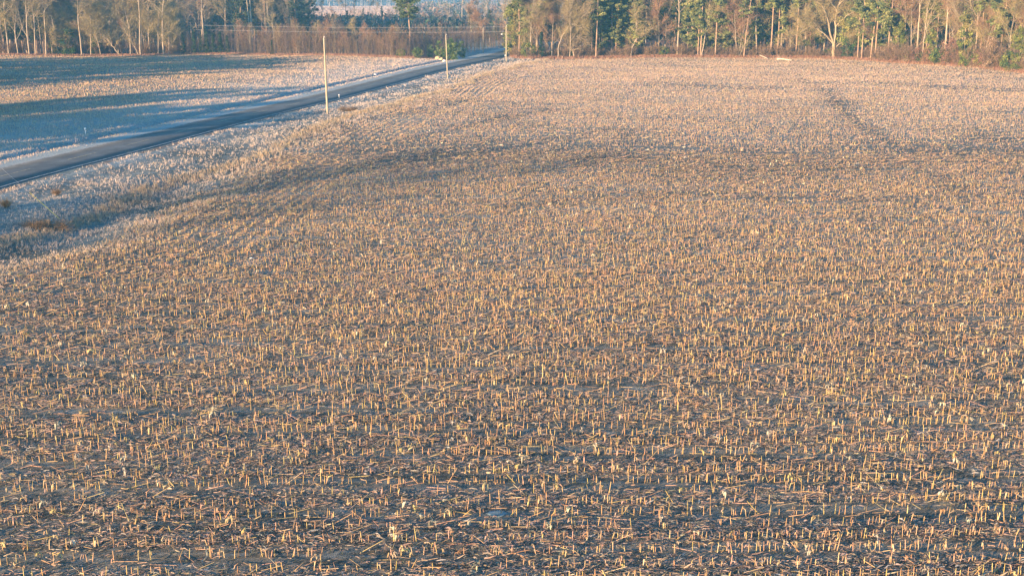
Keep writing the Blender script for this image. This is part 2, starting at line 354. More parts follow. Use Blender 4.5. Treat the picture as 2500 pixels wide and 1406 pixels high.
for (a, b_, sp, ps, wk, ns) in lod:
    P = rowpts(a, b_, sp, ps); m = field_mask(P[:, 0], P[:, 1]); P = P[m]; P = np.concatenate([P, headland(a, b_, sp, ps)])
    # gaps and thin places
    bd = bands(P[:, 0], P[:, 1]); gap = noise2(P[:, 0], P[:, 1], 3.1, 21)+.6*noise2(P[:, 0], P[:, 1], 1.2, 22)
    leftish = sstep(900, -100, proj(P[:, 0], P[:, 1])[0])*sstep(120, 60, P[:, 1])
    keep = rng.random(len(P)) > np.clip(.08+.70*bd+.18*sstep(.1, .8, gap)+.30*leftish+(.45+.3*sstep(60, 100, P[:, 1]))*sstep(.15, .8, streak(P[:, 0], P[:, 1])), 0, .95); P = P[keep]; bd = bd[keep]
    n = len(P); z = height(P[:, 0], P[:, 1]); hh = rng.normal(.31, .055, n).clip(.15, .62)*(1-.35*bd)
    tall = rng.random(n) < .05; hh[tall] *= rng.uniform(1.2, 1.7, tall.sum())
    brk = rng.random(n) < .10
    th = rng.normal(0, .10, n)+brk*rng.normal(0, .75, n); ph = rng.uniform(0, 6.28, n)
    B = np.column_stack([P, z-.02]); D = np.column_stack([np.sin(th)*np.cos(ph), np.sin(th)*np.sin(ph), abs(np.cos(th))])
    T = B+D*(hh*np.where(brk, 1.3, 1))[:, None]
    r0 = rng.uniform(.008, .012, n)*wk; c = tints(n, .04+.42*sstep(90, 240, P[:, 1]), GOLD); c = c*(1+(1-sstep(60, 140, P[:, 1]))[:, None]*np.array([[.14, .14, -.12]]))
    if near_pool is None:
        pxx, pyy = proj(P[:, 0], P[:, 1], 0); ok = (pxx > 15) & (pxx < 2485) & (pyy < 1402) & ~brk
        o = np.argsort(np.where(ok, P[:, 1], 1e9))[:300]; near_pool = (B[o], T[o], r0[o], c[o], ph[o])
        k = np.ones(n, bool); k[o] = False
        B, T, r0, c, P, z, hh, D = B[k], T[k], r0[k], c[k], P[k], z[k], hh[k], D[k]; n = len(P)
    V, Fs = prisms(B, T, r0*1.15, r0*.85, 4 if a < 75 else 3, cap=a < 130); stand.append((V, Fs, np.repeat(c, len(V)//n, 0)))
    # leaves and husks hanging on the stalks
    fr = .75 if a < 130 else .5
    q = rng.random(n) < fr; q2 = np.where(q)[0]; k = len(q2)
    az = rng.uniform(0, 6.28, k); Ln = rng.uniform(.12, .34, k)*wk**.5
    P0 = B[q2]+D[q2]*(hh[q2]*rng.uniform(.35, 1, k))[:, None]
    hd = np.column_stack([np.cos(az), np.sin(az), np.zeros(k)])
    D1 = hd*(Ln*.55)[:, None]+np.array([[0, 0, 1]])*(Ln*rng.uniform(-.2, .35, k))[:, None]; D2 = hd*(Ln*.2)[:, None]-np.array([[0, 0, 1]])*(Ln*rng.uniform(.4, .9, k))[:, None]
    Wv = np.cross(hd, [0, 0, 1])+rand_dir(k)*.5
    V, Fs = ribbons(P0, D1, D2, Wv, rng.uniform(.018, .05, k)*wk); leafp.append((V, Fs, np.repeat(tints(k, .05), 6, 0)))
# litter : flattened leaves, broken stalks
def field_all(x, y): return (abs(x) < .455*y+8) & (polydist(x, y, HB) < 2.5) & (polydist(x, y, WEw) < -.8)
def scatter(n, y0, y1, fn=field_all, p=1.0):
    y = (y0**2+(y1**2-y0**2)*rng.random(n))**.5; x = rng.uniform(-1, 1, n)*(.455*y+8); m = fn(x, y); return x[m], y[m]
for (a, b_, dn, wk) in ((26, 75, 270, .8), (75, 130, 100, 1.1), (130, 320, 15, 2.0)):
    area = .455*(b_**2-a**2)+16*(b_-a); x, y = scatter(int(area*dn), a, b_)
    # residue gathers in windrows between the rows
    bd = bands(x, y); wv = np.sin((y-.045*x-.5*np.sin(y*.05)-.9*np.sin(x/38+y/60))*2*np.pi/2.76)+.8*noise2(x, y, 4, 31)
    k = rng.random(len(x)) < np.clip(.55+.5*wv-.6*streak(x, y), .08, 1)*(1-.5*bd); x, y = x[k], y[k]
    n = len(x); z = height(x, y)+rng.uniform(.0, .07, n); az = rng.normal(.03, .38, n)+np.where(rng.random(n) < .25, rng.uniform(0, 6.28, n), 0)
    Ln = (.06+.34*rng.random(n)**2)*wk**.5; hd = np.column_stack([np.cos(az), np.sin(az), rng.normal(0, .12, n)]); kk = rng.uniform(-.5, .9, n)
    D1 = hd*(Ln*.5)[:, None]; D1[:, 2] += Ln*.16*kk; D2 = hd*(Ln*.5)[:, None]+rand_dir(n)*(Ln*.18)[:, None]; D2[:, 2] -= Ln*.16*kk
    Wv = np.cross(hd, [0, 0, 1])+rand_dir(n)*.8; V, Fs = ribbons(np.column_stack([x, y, z]), D1, D2, Wv, (rng.uniform(.015, .045, n)+(rng.random(n) < .08)*.035)*wk)
    pal = np.vstack([STRAW*.8, STRAW*.5, STRAW*.35, [(.14, .16, .08), (.18, .19, .10), (.12, .14, .09), (.30, .30, .24), (.22, .23, .17), (.45, .46, .42)]]); leafp.append((V, Fs, np.repeat(tints(n, .30+.22*sstep(110, 260, y), pal if a < 130 else np.vstack([STRAW, STRAW*.7])), 6, 0)))
    # long broken stalks, many lying down to the right
    x, y = scatter(int(area*(2.0 if a < 75 else 1.1 if a < 130 else .2)), a, b_); n = len(x); z = height(x, y)
    az = np.where(rng.random(n) < .35, rng.normal(-.75, .3, n), np.where(rng.random(n) < .65, rng.normal(0, .25, n), rng.uniform(0, 6.28, n))); Ln = rng.uniform(.3, .95, n); el = abs(rng.normal(0, .22, n))
    A0 = np.column_stack([x, y, z+.02]); Dv = np.column_stack([np.cos(az)*np.cos(el), np.sin(az)*np.cos(el), np.sin(el)])*Ln[:, None]
    V, Fs = prisms(A0, A0+Dv, rng.uniform(.010, .016, n)*wk**.6, rng.uniform(.008, .012, n)*wk**.6, 3, False); leafp.append((V, Fs, np.repeat(tints(n, .12), len(V)//n, 0)))
V, Fs, T = join(stand); tag(obj('corn_stubble', mesh('corn_stubble', V, Fs, M_straw, T)), 'cut tan corn stalks standing in long rows across the big harvested field', 'stubble', kind='stuff')
V, Fs, T = join(leafp); tag(obj('crop_residue', mesh('crop_residue', V, Fs, M_straw, T)), 'dry corn leaves, husks and broken stalks littering the ground between the rows', 'crop residue', kind='stuff')
# big curled husks and leafy clumps left on some stalks
hp = []
for (a, b_, dn, wk, kb) in ((26, 75, 1.5, 1, 6), (75, 130, .9, 1.15, 4), (130, 300, .15, 1.8, 3)):
    area = .455*(b_**2-a**2)+16*(b_-a); x, y = scatter(int(area*dn), a, b_); n = len(x); pk = noise2(x, y, 6, 51)+.7*noise2(x, y, 2.2, 52); kk = rng.random(n) < np.clip(.35+.6*pk, .05, 1); x, y = x[kk], y[kk]; n = len(x)
    zt = rng.uniform(.12, .42, n); ci = np.repeat(np.arange(n), kb); m = n*kb; az = rng.uniform(0, 6.28, m); hd = np.column_stack([np.cos(az), np.sin(az), np.zeros(m)]); zz = np.array([[0, 0, 1.]]); L = rng.uniform(.08, .26, m)*wk**.5
    P0 = np.column_stack([x, y, height(x, y)+zt])[ci]+rng.normal(0, .03, (m, 3)); cp = np.array([(.62, .50, .20), (.60, .46, .24), (.50, .30, .15), (.42, .27, .15), (.66, .60, .42), (.52, .36, .20), (.40, .31, .19)]); cc = tints(n, .02, cp)[ci]*rng.uniform(.75, 1.15, (m, 1))
    V, Fs = ribbons(P0, hd*(L*.6)[:, None]+zz*(L*rng.uniform(-.3, .4, m))[:, None], hd*(L*.1)[:, None]-zz*(L*rng.uniform(.4, 1.0, m))[:, None], np.cross(hd, zz)+rand_dir(m)*.5, rng.uniform(.02, .07, m)*wk); hp.append((V, Fs, np.repeat(cc, 6, 0)))
V, Fs, T = join(hp); tag(obj('corn_husks', mesh('corn_husks', V, Fs, M_straw, T)), 'curled yellow and rusty corn husks hanging on the stubble', 'husks', kind='stuff')
# low winter weeds between the rows
gq = []
for (a, b_, dn, wk) in ((26, 75, 9, 1), (75, 130, 4, 1.4)):
    area = .455*(b_**2-a**2)+16*(b_-a); x, y = scatter(int(area*dn), a, b_); n = len(x); kk = rng.random(n) < np.clip(.45+.7*noise2(x, y, 5, 61), .03, 1); x, y = x[kk], y[kk]; n = len(x); ci = np.repeat(np.arange(n), 5); m = n*5
    az = rng.uniform(0, 6.28, m); hd = np.column_stack([np.cos(az), np.sin(az), np.zeros(m)]); zz = np.array([[0, 0, 1.]]); L = rng.uniform(.04, .13, m)*wk; cc = tints(n, .25, np.array([(.08, .11, .04), (.11, .14, .05), (.07, .09, .045), (.15, .15, .07)]))[ci]
    V, Fs = ribbons(np.column_stack([x, y, height(x, y)+.01])[ci], hd*(L*.5)[:, None]+zz*(L*.5)[:, None], hd*(L*.5)[:, None]-zz*(L*.2)[:, None], np.cross(hd, zz)+rand_dir(m)*.3, rng.uniform(.015, .035, m)*wk); gq.append((V, Fs, np.repeat(cc, 6, 0)))
V, Fs, T = join(gq); tag(obj('winter_weeds', mesh('winter_weeds', V, Fs, M_leaf, T)), 'dark green low weeds growing between the corn rows', 'weeds', kind='stuff')
# the 300 nearest stalks, each its own thing
def stalk_proto(seed):
    global rng; keep = rng; rng = np.random.default_rng(seed)
    lean = rng.normal(0, .05, 2); hts = np.array([0, .12, .25, .38]); parts = []
    P = [np.array([lean[0]*h, lean[1]*h, h]) for h in hts]
    for i in range(3):
        V, Fs = prisms([P[i]], [P[i+1]], .0125-.001*i, .0115-.001*i, 6, i == 2); parts.append((V, Fs))
        V, Fs = prisms([P[i]-[0, 0, .006]], [P[i]+[0, 0, .008]], .0145, .014, 6, True); parts.append((V, Fs))
    V, Fs, _ = join(parts); st = mesh('stalk', V, Fs, M_straw, tints(1)[0])
    k = rng.integers(1, 4); az = rng.uniform(0, 6.28, k); Ln = rng.uniform(.12, .32, k); hd = np.column_stack([np.cos(az), np.sin(az), np.zeros(k)])
    P0 = np.array([P[-1]*rng.uniform(.4, 1) for _ in range(k)]); zz = np.array([[0, 0, 1]])
    V, Fs = ribbons(P0, hd*(Ln*.5)[:, None]+zz*(Ln*.25)[:, None], hd*(Ln*.25)[:, None]-zz*(Ln*.7)[:, None], np.cross(hd, [0, 0, 1])+rand_dir(k)*.4, rng.uniform(.025, .055, k))
    lf = [mesh('leaf', V[6*j:6*j+6], [np.array([[0, 1, 3, 2], [2, 3, 5, 4]])], M_straw, np.repeat(tints(1), 6, 0)) for j in range(k)]; rng = keep; return st, lf
protos = [stalk_proto(100+i) for i in range(24)]
B, T, r0, c, ph = near_pool
for i in range(len(B)):
    st, lf = protos[i % 24]; D = Vector(T[i]-B[i]); o = bpy.data.objects.new('corn_stalk', None); link(o); o.empty_display_size = .1
    o.location = B[i]; q = D.to_track_quat('Z', 'Y'); o.rotation_mode = 'QUATERNION'; from mathutils import Quaternion
    o.rotation_quaternion = q @ Quaternion((0, 0, 1), float(ph[i])); s = D.length/.38; o.scale = (1, 1, s)
    tag(o, 'short cut corn stalk standing in the nearest rows at the foot of the photo', 'corn stalk', 'cut corn stalks in the nearest stubble rows')
    obj('stalk', st, o)
    for q_ in lf: obj('leaf', q_, o)

# ------------------------------------------------------------ verge grass, left field stubble
def verge_mask(x, y): s = polydist(x, y, RCs); return (s < -4.4) & (polydist(x, y, HB) > -1+4*noise2(x, y, 7, 46)) & (polydist(x, y, WEw) < 0) & (x > -.455*y-9)
def left_mask(x, y): s = polydist(x, y, RCs); return (s > 5.2) & (polydist(x, y, LEw) < 0) & (y < 350)
gp = []
def tufts(x, y, hgt, wid, pal, fro, nb=5, spread=.06, droop=.5):
    n = len(x); x = np.repeat(x, nb)+rng.normal(0, spread, n*nb); y = np.repeat(y, nb)+rng.normal(0, spread, n*nb); m = n*nb
    h = np.repeat(hgt, nb)*rng.uniform(.5, 1.2, m); az = rng.uniform(0, 6.28, m); hd = np.column_stack([np.cos(az), np.sin(az), np.zeros(m)]); z = np.column_stack([np.zeros(m), np.zeros(m), np.ones(m)])
    P0 = np.column_stack([x, y, height(x, y)-.02]); k = rng.uniform(.1, droop, m)
    V, Fs = ribbons(P0, z*(h*.6)[:, None]+hd*(h*k*.5)[:, None], z*(h*.35)[:, None]+hd*(h*k)[:, None], np.cross(hd, z)+rand_dir(m)*.3, np.repeat(wid, nb))
    return (V, Fs, np.repeat(tints(m, np.repeat(fro, nb), pal), 6, 0))
GR = np.array([(.46, .34, .20), (.36, .30, .17), (.54, .38, .22), (.42, .38, .28), (.42, .29, .18)])
for (a, b_, dn, wk) in ((50, 110, 22, .8), (110, 190, 10, 1.3), (190, 330, 5, 2.0)):
    area = .455*(b_**2-a**2)+16*(b_-a); x, y = scatter(int(area*dn), a, b_, verge_mask); s = abs(polydist(x, y, RCs)); nzz = noise2(x, y, 6, 41)
    # strips of taller tan grass parallel to the road
    str_ = np.exp(-((s-16-2*noise2(x, y, 25, 42))/1.6)**2)*.9+.35*np.exp(-((s-24-2*noise2(x, y, 25, 43))/1.5)**2)
    k = rng.random(len(x)) < np.clip(.35+.35*nzz+str_, .05, 1); x, y, s, str_, nzz = x[k], y[k], s[k], str_[k], nzz[k]; n = len(x)
    hg = (.12+.16*rng.random(n)**2+.20*str_+.10*(nzz > .2))*wk**.3; fro = np.clip(.85-.6*str_-.012*s+.3*noise2(x, y, 3, 45), .1, .9)
    gp.append(tufts(x, y, hg, rng.uniform(.014, .032, n)*wk, GR, fro, 5, .07*wk))
V, Fs, T = join(gp); tag(obj('verge_grass', mesh('verge_grass', V, Fs, M_straw, T)), 'frosted rough grass on the verge between the road and the corn stubble', 'grass', kind='stuff')
gp = []
for (a, b_, dn, wk) in ((100, 200, 6.0, 1.7), (200, 350, 3.0, 2.4)):
    area = .455*(b_**2-a**2)+16*(b_-a); x, y = scatter(int(area*dn*1.2), a, b_, left_mask); s = polydist(x, y, RCs); n = len(x)
    nzz = noise2(x, y, 8, 44); k = rng.random(n) < np.clip(.75+.3*nzz, .1, 1); x, y, s = x[k], y[k], s[k]; n = len(x)
    fro = np.where(s < 12, .5, np.clip(.75-.016*s, .06, 1)); hg = np.where(s < 12, .22, .32)*rng.uniform(.7, 1.2, n)
    gp.append(tufts(x, y, hg, rng.uniform(.014, .024, n)*wk, STRAW, fro, 3, .2*wk, .4))
V, Fs, T = join(gp); tag(obj('left_field_stubble', mesh('left_field_stubble', V, Fs, M_straw, T)), 'short frosted stubble covering the field beyond the road', 'stubble', kind='stuff'); bpy.data.objects['left_field_stubble'].name = 'frosted_stubble'

# ------------------------------------------------------------ trees
def unit(v): return v/(np.linalg.norm(v)+1e-9)
def limb(p, d, L, r0, r1, nseg, wob, up, rg):
    pts = [np.array(p, float)]; d = unit(np.array(d, float)); dirs = []
    for i in range(nseg):
        d = unit(d+rg.normal(0, wob, 3)+np.array([0, 0, up])); pts.append(pts[-1]+d*L/nseg); dirs.append(d)
    return np.array(pts), np.linspace(r0, r1, nseg+1), dirs
def tubes(limbs, n=5):
    """connected tapered tubes; each limb is (points, radii)"""
    VV = []; FF = []; o = 0; th = np.arange(n)/n*2*np.pi
    for P, r in limbs:
        P = np.asarray(P, float); k = len(P); T = np.gradient(P, axis=0); T /= np.linalg.norm(T, axis=1, keepdims=True)+1e-9
        u = np.cross(T, [[.31, .95, .02]]); u /= np.linalg.norm(u, axis=1, keepdims=True)+1e-9; v = np.cross(T, u)
        ring = P[:, None]+(u[:, None]*np.cos(th)[None, :, None]+v[:, None]*np.sin(th)[None, :, None])*np.asarray(r)[:, None, None]
        VV.append(ring.reshape(-1, 3)); b = (np.arange(k-1)*n)[:, None]; a = np.arange(n); c = (a+1) % n
        FF.append(np.stack([b+a, b+c, b+n+c, b+n+a], -1).reshape(-1, 4)+o); o += k*n
    return np.concatenate(VV), [np.concatenate(FF)]
def twigs(base, dirs, L, r, nsub, rg, up=.1, wob=.35):
    """thin twig sprays starting at points: each twig two segments plus side shoots"""
    A = []; B = []; RR = []
    p = np.asarray(base); d = np.asarray(dirs); d = d+rg.normal(0, wob, d.shape)+[0, 0, up]; d /= np.linalg.norm(d, axis=1, keepdims=True)
    Ls = L*rg.uniform(.6, 1.3, (len(p), 1)); q = p+d*Ls; A.append(p); B.append(q); RR.append(np.full(len(p), r))
    for s in range(nsub):
        t = rg.uniform(.25, 1, (len(p), 1)); e = d+rg.normal(0, .55, d.shape)+[0, 0, up]; e /= np.linalg.norm(e, axis=1, keepdims=True)
        a = p+d*Ls*t; A.append(a); B.append(a+e*Ls*rg.uniform(.35, .8, (len(p), 1))); RR.append(np.full(len(p), r*.7))
    return np.concatenate(A), np.concatenate(B), np.concatenate(RR)
def twig_mesh(A, B, r, cols):
    V, Fs = prisms(A, B, r, r*.45, 3, False); return V, Fs, np.repeat(cols, 6, 0)
def palc(pal, n, rg, v=.2): pal = np.array(pal); return np.clip(pal[rg.integers(0, len(pal), n)]*rg.uniform(1-v, 1+v, (n, 1)), .01, .9)
TW_GREY = [(.32, .25, .17), (.38, .31, .19), (.24, .18, .13), (.34, .28, .15)]
TW_TAN = [(.44, .35, .17), (.38, .32, .15), (.30, .25, .13)]
TW_RED = [(.34, .20, .13), (.40, .24, .14), (.27, .16, .12), (.42, .29, .17)]
PINE_G = [(.18, .215, .075), (.235, .26, .09), (.13, .165, .07), (.29, .29, .11)]
VINE_G = [(.18, .22, .05), (.25, .27, .06), (.12, .16, .05), (.32, .29, .09)]
HOLLY = [(.06, .13, .045), (.045, .10, .045), (.08, .15, .05)]
CEDAR = [(.035, .07, .04), (.05, .09, .04), (.03, .055, .035)]
RUSSET = [(.34, .19, .13), (.28, .15, .10), (.40, .24, .17), (.24, .14, .10)]
BRUSH = [(.33, .22, .14), (.28, .20, .12), (.38, .27, .17), (.22, .16, .11)]

def make_bare(seed, H=22, rb=.22, fork=.35, spread=.55, lean=0.0, nb=9, pal=TW_GREY, bark=None, tw=1.0, curve=0.0, low=.25):
    rg = np.random.default_rng(seed); limbs = []
    P, r, D = limb((0, 0, -.2), (lean, rg.normal(0, .03), 1), H*.98, rb, rb*.12, 9, .045, .03+curve, rg); limbs.append((P, r))
    TB = []; TD = []
    for i in range(nb):
        t = low+(1-low)*(i+rg.random())/nb*.95; k = min(int(t*9), 8); p = P[k]+(P[k+1]-P[k])*(t*9-k); az = rg.uniform(0, 6.28)
        d = np.array([math.cos(az)*spread, math.sin(az)*spread, .75]); L = H*(.42*(1-t)+.10)*rg.uniform(.7, 1.2); rr = np.interp(t*9, range(10), r)*.55
        Q, q, E = limb(p, d, L, rr, rr*.2, 6, .16, .06, rg); limbs.append((Q, q))
        for j in range(5):
            s = rg.integers(1, 6); dd = unit(E[s-1]+rg.normal(0, .5, 3)); Q2, q2, E2 = limb(Q[s], dd, L*rg.uniform(.25, .5), q[s]*.55, .012, 4, .2, .05, rg); limbs.append((Q2, q2))
            for m in range(1, 5):
                TB += [Q2[m]]*3; TD += [E2[m-1]]*3
        for m in range(2, 7): TB += [Q[m]]*3; TD += [E[m-1]]*3
    for k in range(6, 10): TB += [P[k]]*4; TD += [D[k-1]]*4
    V, Fs = tubes(limbs, 5); tm = mesh('trunk', V, Fs, bark or M_bark_pale, smooth=True)
    rgk = int(5*tw); A, B, rr = twigs(TB, TD, 1.5, .014, rgk, rg, .12, .42)
    c = palc(pal, len(A), rg); V, Fs, T = twig_mesh(A, B, rr, c); return tm, mesh('crown', V, Fs, M_twig, T)

def clumps(C, rad, per, size, pal, rg, flat=.7, asp=.4, droop=0.):
    n = len(C)*per; ci = np.repeat(np.arange(len(C)), per); d = rg.normal(size=(n, 3)); d /= np.linalg.norm(d, axis=1, keepdims=True); d[:, 2] *= flat
    P = C[ci]+d*(np.asarray(rad)[ci]*rg.random(n)**.45)[:, None]
    base = palc(pal, len(C), rg, .3)[ci]*rg.uniform(.8, 1.2, (n, 1))
    V, Fs = leaves(P, rg.uniform(.6, 1.3, n)*size, 1.0, droop, asp); return V, Fs, np.repeat(np.clip(base, .01, .8), 4, 0)
def make_pine(seed, H=24, rb=.22, h0=.36, wid=3.2, pal=PINE_G, lean=0., bark=None, dens=1.0, kinked=False):
    rg = np.random.default_rng(seed); P, r, D = limb((0, 0, -.2), (lean, rg.normal(0, .02), 1), H, rb, .05, 9, .018, .01, rg); limbs = [(P, r)]; C = []; RD = []
    nb = int(30*dens)
    for i in range(nb):
        t = h0+(1-h0)*(i/nb)+rg.normal(0, .01); t = min(max(t, .1), .97); k = min(int(t*9), 8); p = P[k]+(P[k+1]-P[k])*(t*9-k); az = rg.uniform(0, 6.28)
        prof = (1-(t-h0)/(1-h0))**.6*.75+.25; L = wid*prof*rg.uniform(.5, 1.15)
        if rg.random() < .12: L *= .35
        Q, q, E = limb(p, (math.cos(az), math.sin(az), .25), L, .05, .015, 4, .12, .04, rg); limbs.append((Q, q))
        for m in (2, 3, 4): C.append(Q[m]+rg.normal(0, .25, 3)); RD.append(rg.uniform(.45, .85))
        if L > 1.6: C.append(Q[3]+rg.normal(0, .5, 3)); RD.append(.6)
    for i in range(4):     # dead stubs under the crown
        t = rg.uniform(.15, h0+.05); k = int(t*9); p = P[k]+(P[k+1]-P[k])*(t*9-k); az = rg.uniform(0, 6.28); Q, q, E = limb(p, (math.cos(az), math.sin(az), .2), rg.uniform(.5, 1.5), .03, .01, 3, .15, 0, rg); limbs.append((Q, q))
    V, Fs = tubes(limbs, 6); tm = mesh('trunk', V, Fs, bark or M_bark_pine, smooth=True)
    V, Fs, T = clumps(np.array(C), RD, 60, .26, pal, rg, .55, .34); return tm, mesh('crown', V, Fs, M_leaf, T)
def make_bush(seed, w=2.5, h=4, pal=BRUSH, leaf=.16, n=26, per=45, stems=10, crown_mat=None, cone=0.0, flat=.9, twiggy=0, bark=None, asp=.4):
    rg = np.random.default_rng(seed); C = []; RD = []; limbs = []; TB = []; TD = []
    for i in range(stems):
        az = rg.uniform(0, 6.28); rr = w*.5*rg.random(); P, r, D = limb((rr*.4*math.cos(az), rr*.4*math.sin(az), -.1), (math.cos(az)*w/h*.5, math.sin(az)*w/h*.5, 1), h*rg.uniform(.6, .95), .035, .01, 5, .12, .02, rg); limbs.append((P, r))
        for m in range(1, 6): TB += [P[m]]*twiggy; TD += [D[m-1]]*twiggy
    for i in range(n):
        z = h*(.04+.92*rg.random()); t = z/h; ww = w*.5*((1-t) if cone else math.sqrt(max(.04, 1-(2*t-.85)**2*.85)))*rg.uniform(.35, 1.0); az = rg.uniform(0, 6.28)
        C.append([ww*math.cos(az), ww*math.sin(az), z]); RD.append(rg.uniform(.10, .22)*w)
    V, Fs = tubes(limbs, 4); tm = mesh('stems', V, Fs, bark or M_bark_dark)
    parts = [clumps(np.array(C), RD, per, leaf, pal, rg, flat, asp)]
    if twiggy:
        A, B, rr = twigs(TB, TD, .7, .012, 4, rg, .25, .45); parts.append(twig_mesh(A, B, rr, palc(pal, len(A), rg)))
    V, Fs, T = join(parts); return tm, mesh('crown', V, Fs, crown_mat or M_leaf, T)
def make_sapling(seed, H=7.5, pal=TW_RED, r=.05):
    rg = np.random.default_rng(seed); P, q, D = limb((0, 0, -.1), (rg.normal(0, .05), rg.normal(0, .05), 1), H, r, .012, 7, .04, .02, rg); limbs = [(P, q)]; TB = []; TD = []
    for i in range(rg.integers(0, 2)+1):
        a = rg.uniform(0, 6.28); P2, q2, D2 = limb((.3*math.cos(a), .3*math.sin(a), -.1), (math.cos(a)*.1, math.sin(a)*.1, 1), H*rg.uniform(.6, .95), r*.7, .01, 6, .05, .02, rg); limbs.append((P2, q2))
        for m in range(1, 7): TB += [P2[m]]*3; TD += [D2[m-1]]*3
    for m in range(1, 8): TB += [P[m]]*(2 if m < 3 else 5); TD += [D[m-1]]*(2 if m < 3 else 5)
    V, Fs = tubes(limbs, 4); tm = mesh('trunk', V, Fs, M_bark_dark)
    A, B, rr = twigs(TB, TD, 1.0, .014, 8, rg, .45, .55); V, Fs, T = twig_mesh(A, B, rr, palc(pal, len(A), rg)); return tm, mesh('crown', V, Fs, M_twig, T)

LIB = {}
def lib(k, fn, *a, **kw):
    LIB.setdefault(k, []).append(fn(*a, **kw))
for i in range(6): lib('bare', make_bare, 10+i, H=19+i, rb=.15+.02*i, nb=9, low=.22, pal=TW_GREY if i % 2 else TW_TAN)
for i in range(4): lib('bare_red', make_bare, 30+i, H=14+2*i, rb=.13, nb=10, low=.12, pal=TW_RED, spread=.7)
for i in range(3): lib('bare_tall', make_bare, 50+i, H=25, rb=.25, nb=9, low=.40, spread=.6, pal=TW_GREY)
for i in range(3): lib('bare_low', make_bare, 60+i, H=13, rb=.12, nb=13, low=.10, spread=.95, pal=TW_TAN, tw=1.3)
for i in range(5): lib('pine', make_pine, 70+i, H=23+i, rb=.19+.015*i, h0=.30+.05*i, wid=3.4, dens=1.2)
for i in range(3): lib('pine_low', make_pine, 80+i, H=20, rb=.18, h0=.14, wid=3.4, dens=1.5)
for i in range(3): lib('pine_dark', make_pine, 90+i, H=22, rb=.2, h0=.2, wid=3.4, pal=[(.08, .11, .06), (.10, .13, .065), (.055, .085, .055)], dens=1.4)  # darker needle colours stand in for the shade inside the woods
for i in range(3): lib('cedar', make_bush, 100+i, w=2.2, h=7, pal=CEDAR, leaf=.16, n=60, per=45, cone=1.0, stems=3)
for i in range(3): lib('vine', make_bush, 110+i, w=3.2, h=9.5, pal=VINE_G, leaf=.17, n=80, per=45, stems=5, bark=M_bark_pale)
for i in range(3): lib('holly', make_bush, 120+i, w=4.5, h=6.5, pal=HOLLY, leaf=.17, n=60, per=50, stems=5)
for i in range(3): lib('russet', make_bush, 130+i, w=4.5, h=5.5, pal=RUSSET, leaf=.15, n=36, per=40, stems=12, crown_mat=M_dead, twiggy=4)
for i in range(4): lib('brush', make_bush, 140+i, w=3.2, h=3.6, pal=BRUSH, leaf=.11, n=16, per=26, stems=16, crown_mat=M_dead, twiggy=7)
for i in range(2): lib('brushcone', make_bush, 150+i, w=4.6, h=6.5, pal=BRUSH, leaf=.13, n=60, per=36, stems=24, crown_mat=M_dead, twiggy=6, cone=1)
for i in range(3): lib('greenbush', make_bush, 160+i, w=3.2, h=3.0, pal=VINE_G+HOLLY[:1], leaf=.15, n=30, per=45, stems=6)
for i in range(3): lib('youngpine', make_bush, 170+i, w=2.6, h=4.6, pal=[(.14, .20, .06), (.10, .16, .055), (.19, .24, .08)], leaf=.22, n=34, per=55, stems=3, asp=.2)
for i in range(6): lib('sapling', make_sapling, 180+i, H=6.6+.5*i, pal=[(.20, .12, .08), (.25, .155, .095), (.16, .105, .08), (.28, .20, .12)] if i % 3 else [(.25, .19, .11), (.20, .15, .09)])
for i in range(3): lib('sapling_grey', make_sapling, 190+i, H=7.5+.6*i, pal=[(.17, .13, .12), (.22, .16, .14), (.14, .12, .12)])  # greyer palette, shade of the thicket's left end painted into it
for i in range(4): lib('far', make_bush, 200+i, w=5, h=6, pal=[(.16, .13, .10), (.10, .12, .07), (.21, .16, .13)], leaf=.5, n=30, per=20, stems=4)

CAT = {'bare': ('bare_tree', 'tree'), 'bare_red': ('bare_tree', 'tree'), 'bare_tall': ('bare_tree', 'tree'), 'bare_low': ('bare_tree', 'tree'), 'pine': ('pine_tree', 'pine tree'), 'pine_low': ('pine_tree', 'pine tree'), 'pine_dark': ('pine_tree', 'pine tree'),
       'cedar': ('cedar_tree', 'cedar tree'), 'vine': ('vine_covered_tree', 'tree'), 'holly': ('evergreen_bush', 'bush'), 'russet': ('oak_shrub', 'shrub'), 'brush': ('twiggy_shrub', 'shrub'), 'brushcone': ('twiggy_shrub', 'shrub'),
       'greenbush': ('evergreen_bush', 'bush'), 'youngpine': ('young_pine', 'young pine'), 'sapling': ('sapling', 'sapling'), 'sapling_grey': ('sapling', 'sapling'), 'far': ('distant_tree', 'tree')}
cnt = {}
def plant(kind, x, y, label, group=None, sc=1.0, rz=None, var=None, tilt=(0, 0), flat=1.0):
    L_ = LIB[kind]; i = cnt.get(kind, 0); cnt[kind] = i+1; a, b_ = L_[(i if var is None else var) % len(L_)]
    e = empty(CAT[kind][0], (x, y, H1(x, y)-.05), label, CAT[kind][1], group, random.uniform(0, 6.28) if rz is None else rz, (sc*flat, sc*flat, sc))
    if tilt != (0, 0): e.rotation_mode = 'ZYX'; e.rotation_euler = (tilt[1], tilt[0], e.rotation_euler[2])
    obj(a.name.split('.')[0], a, e); obj('crown', b_, e); return e
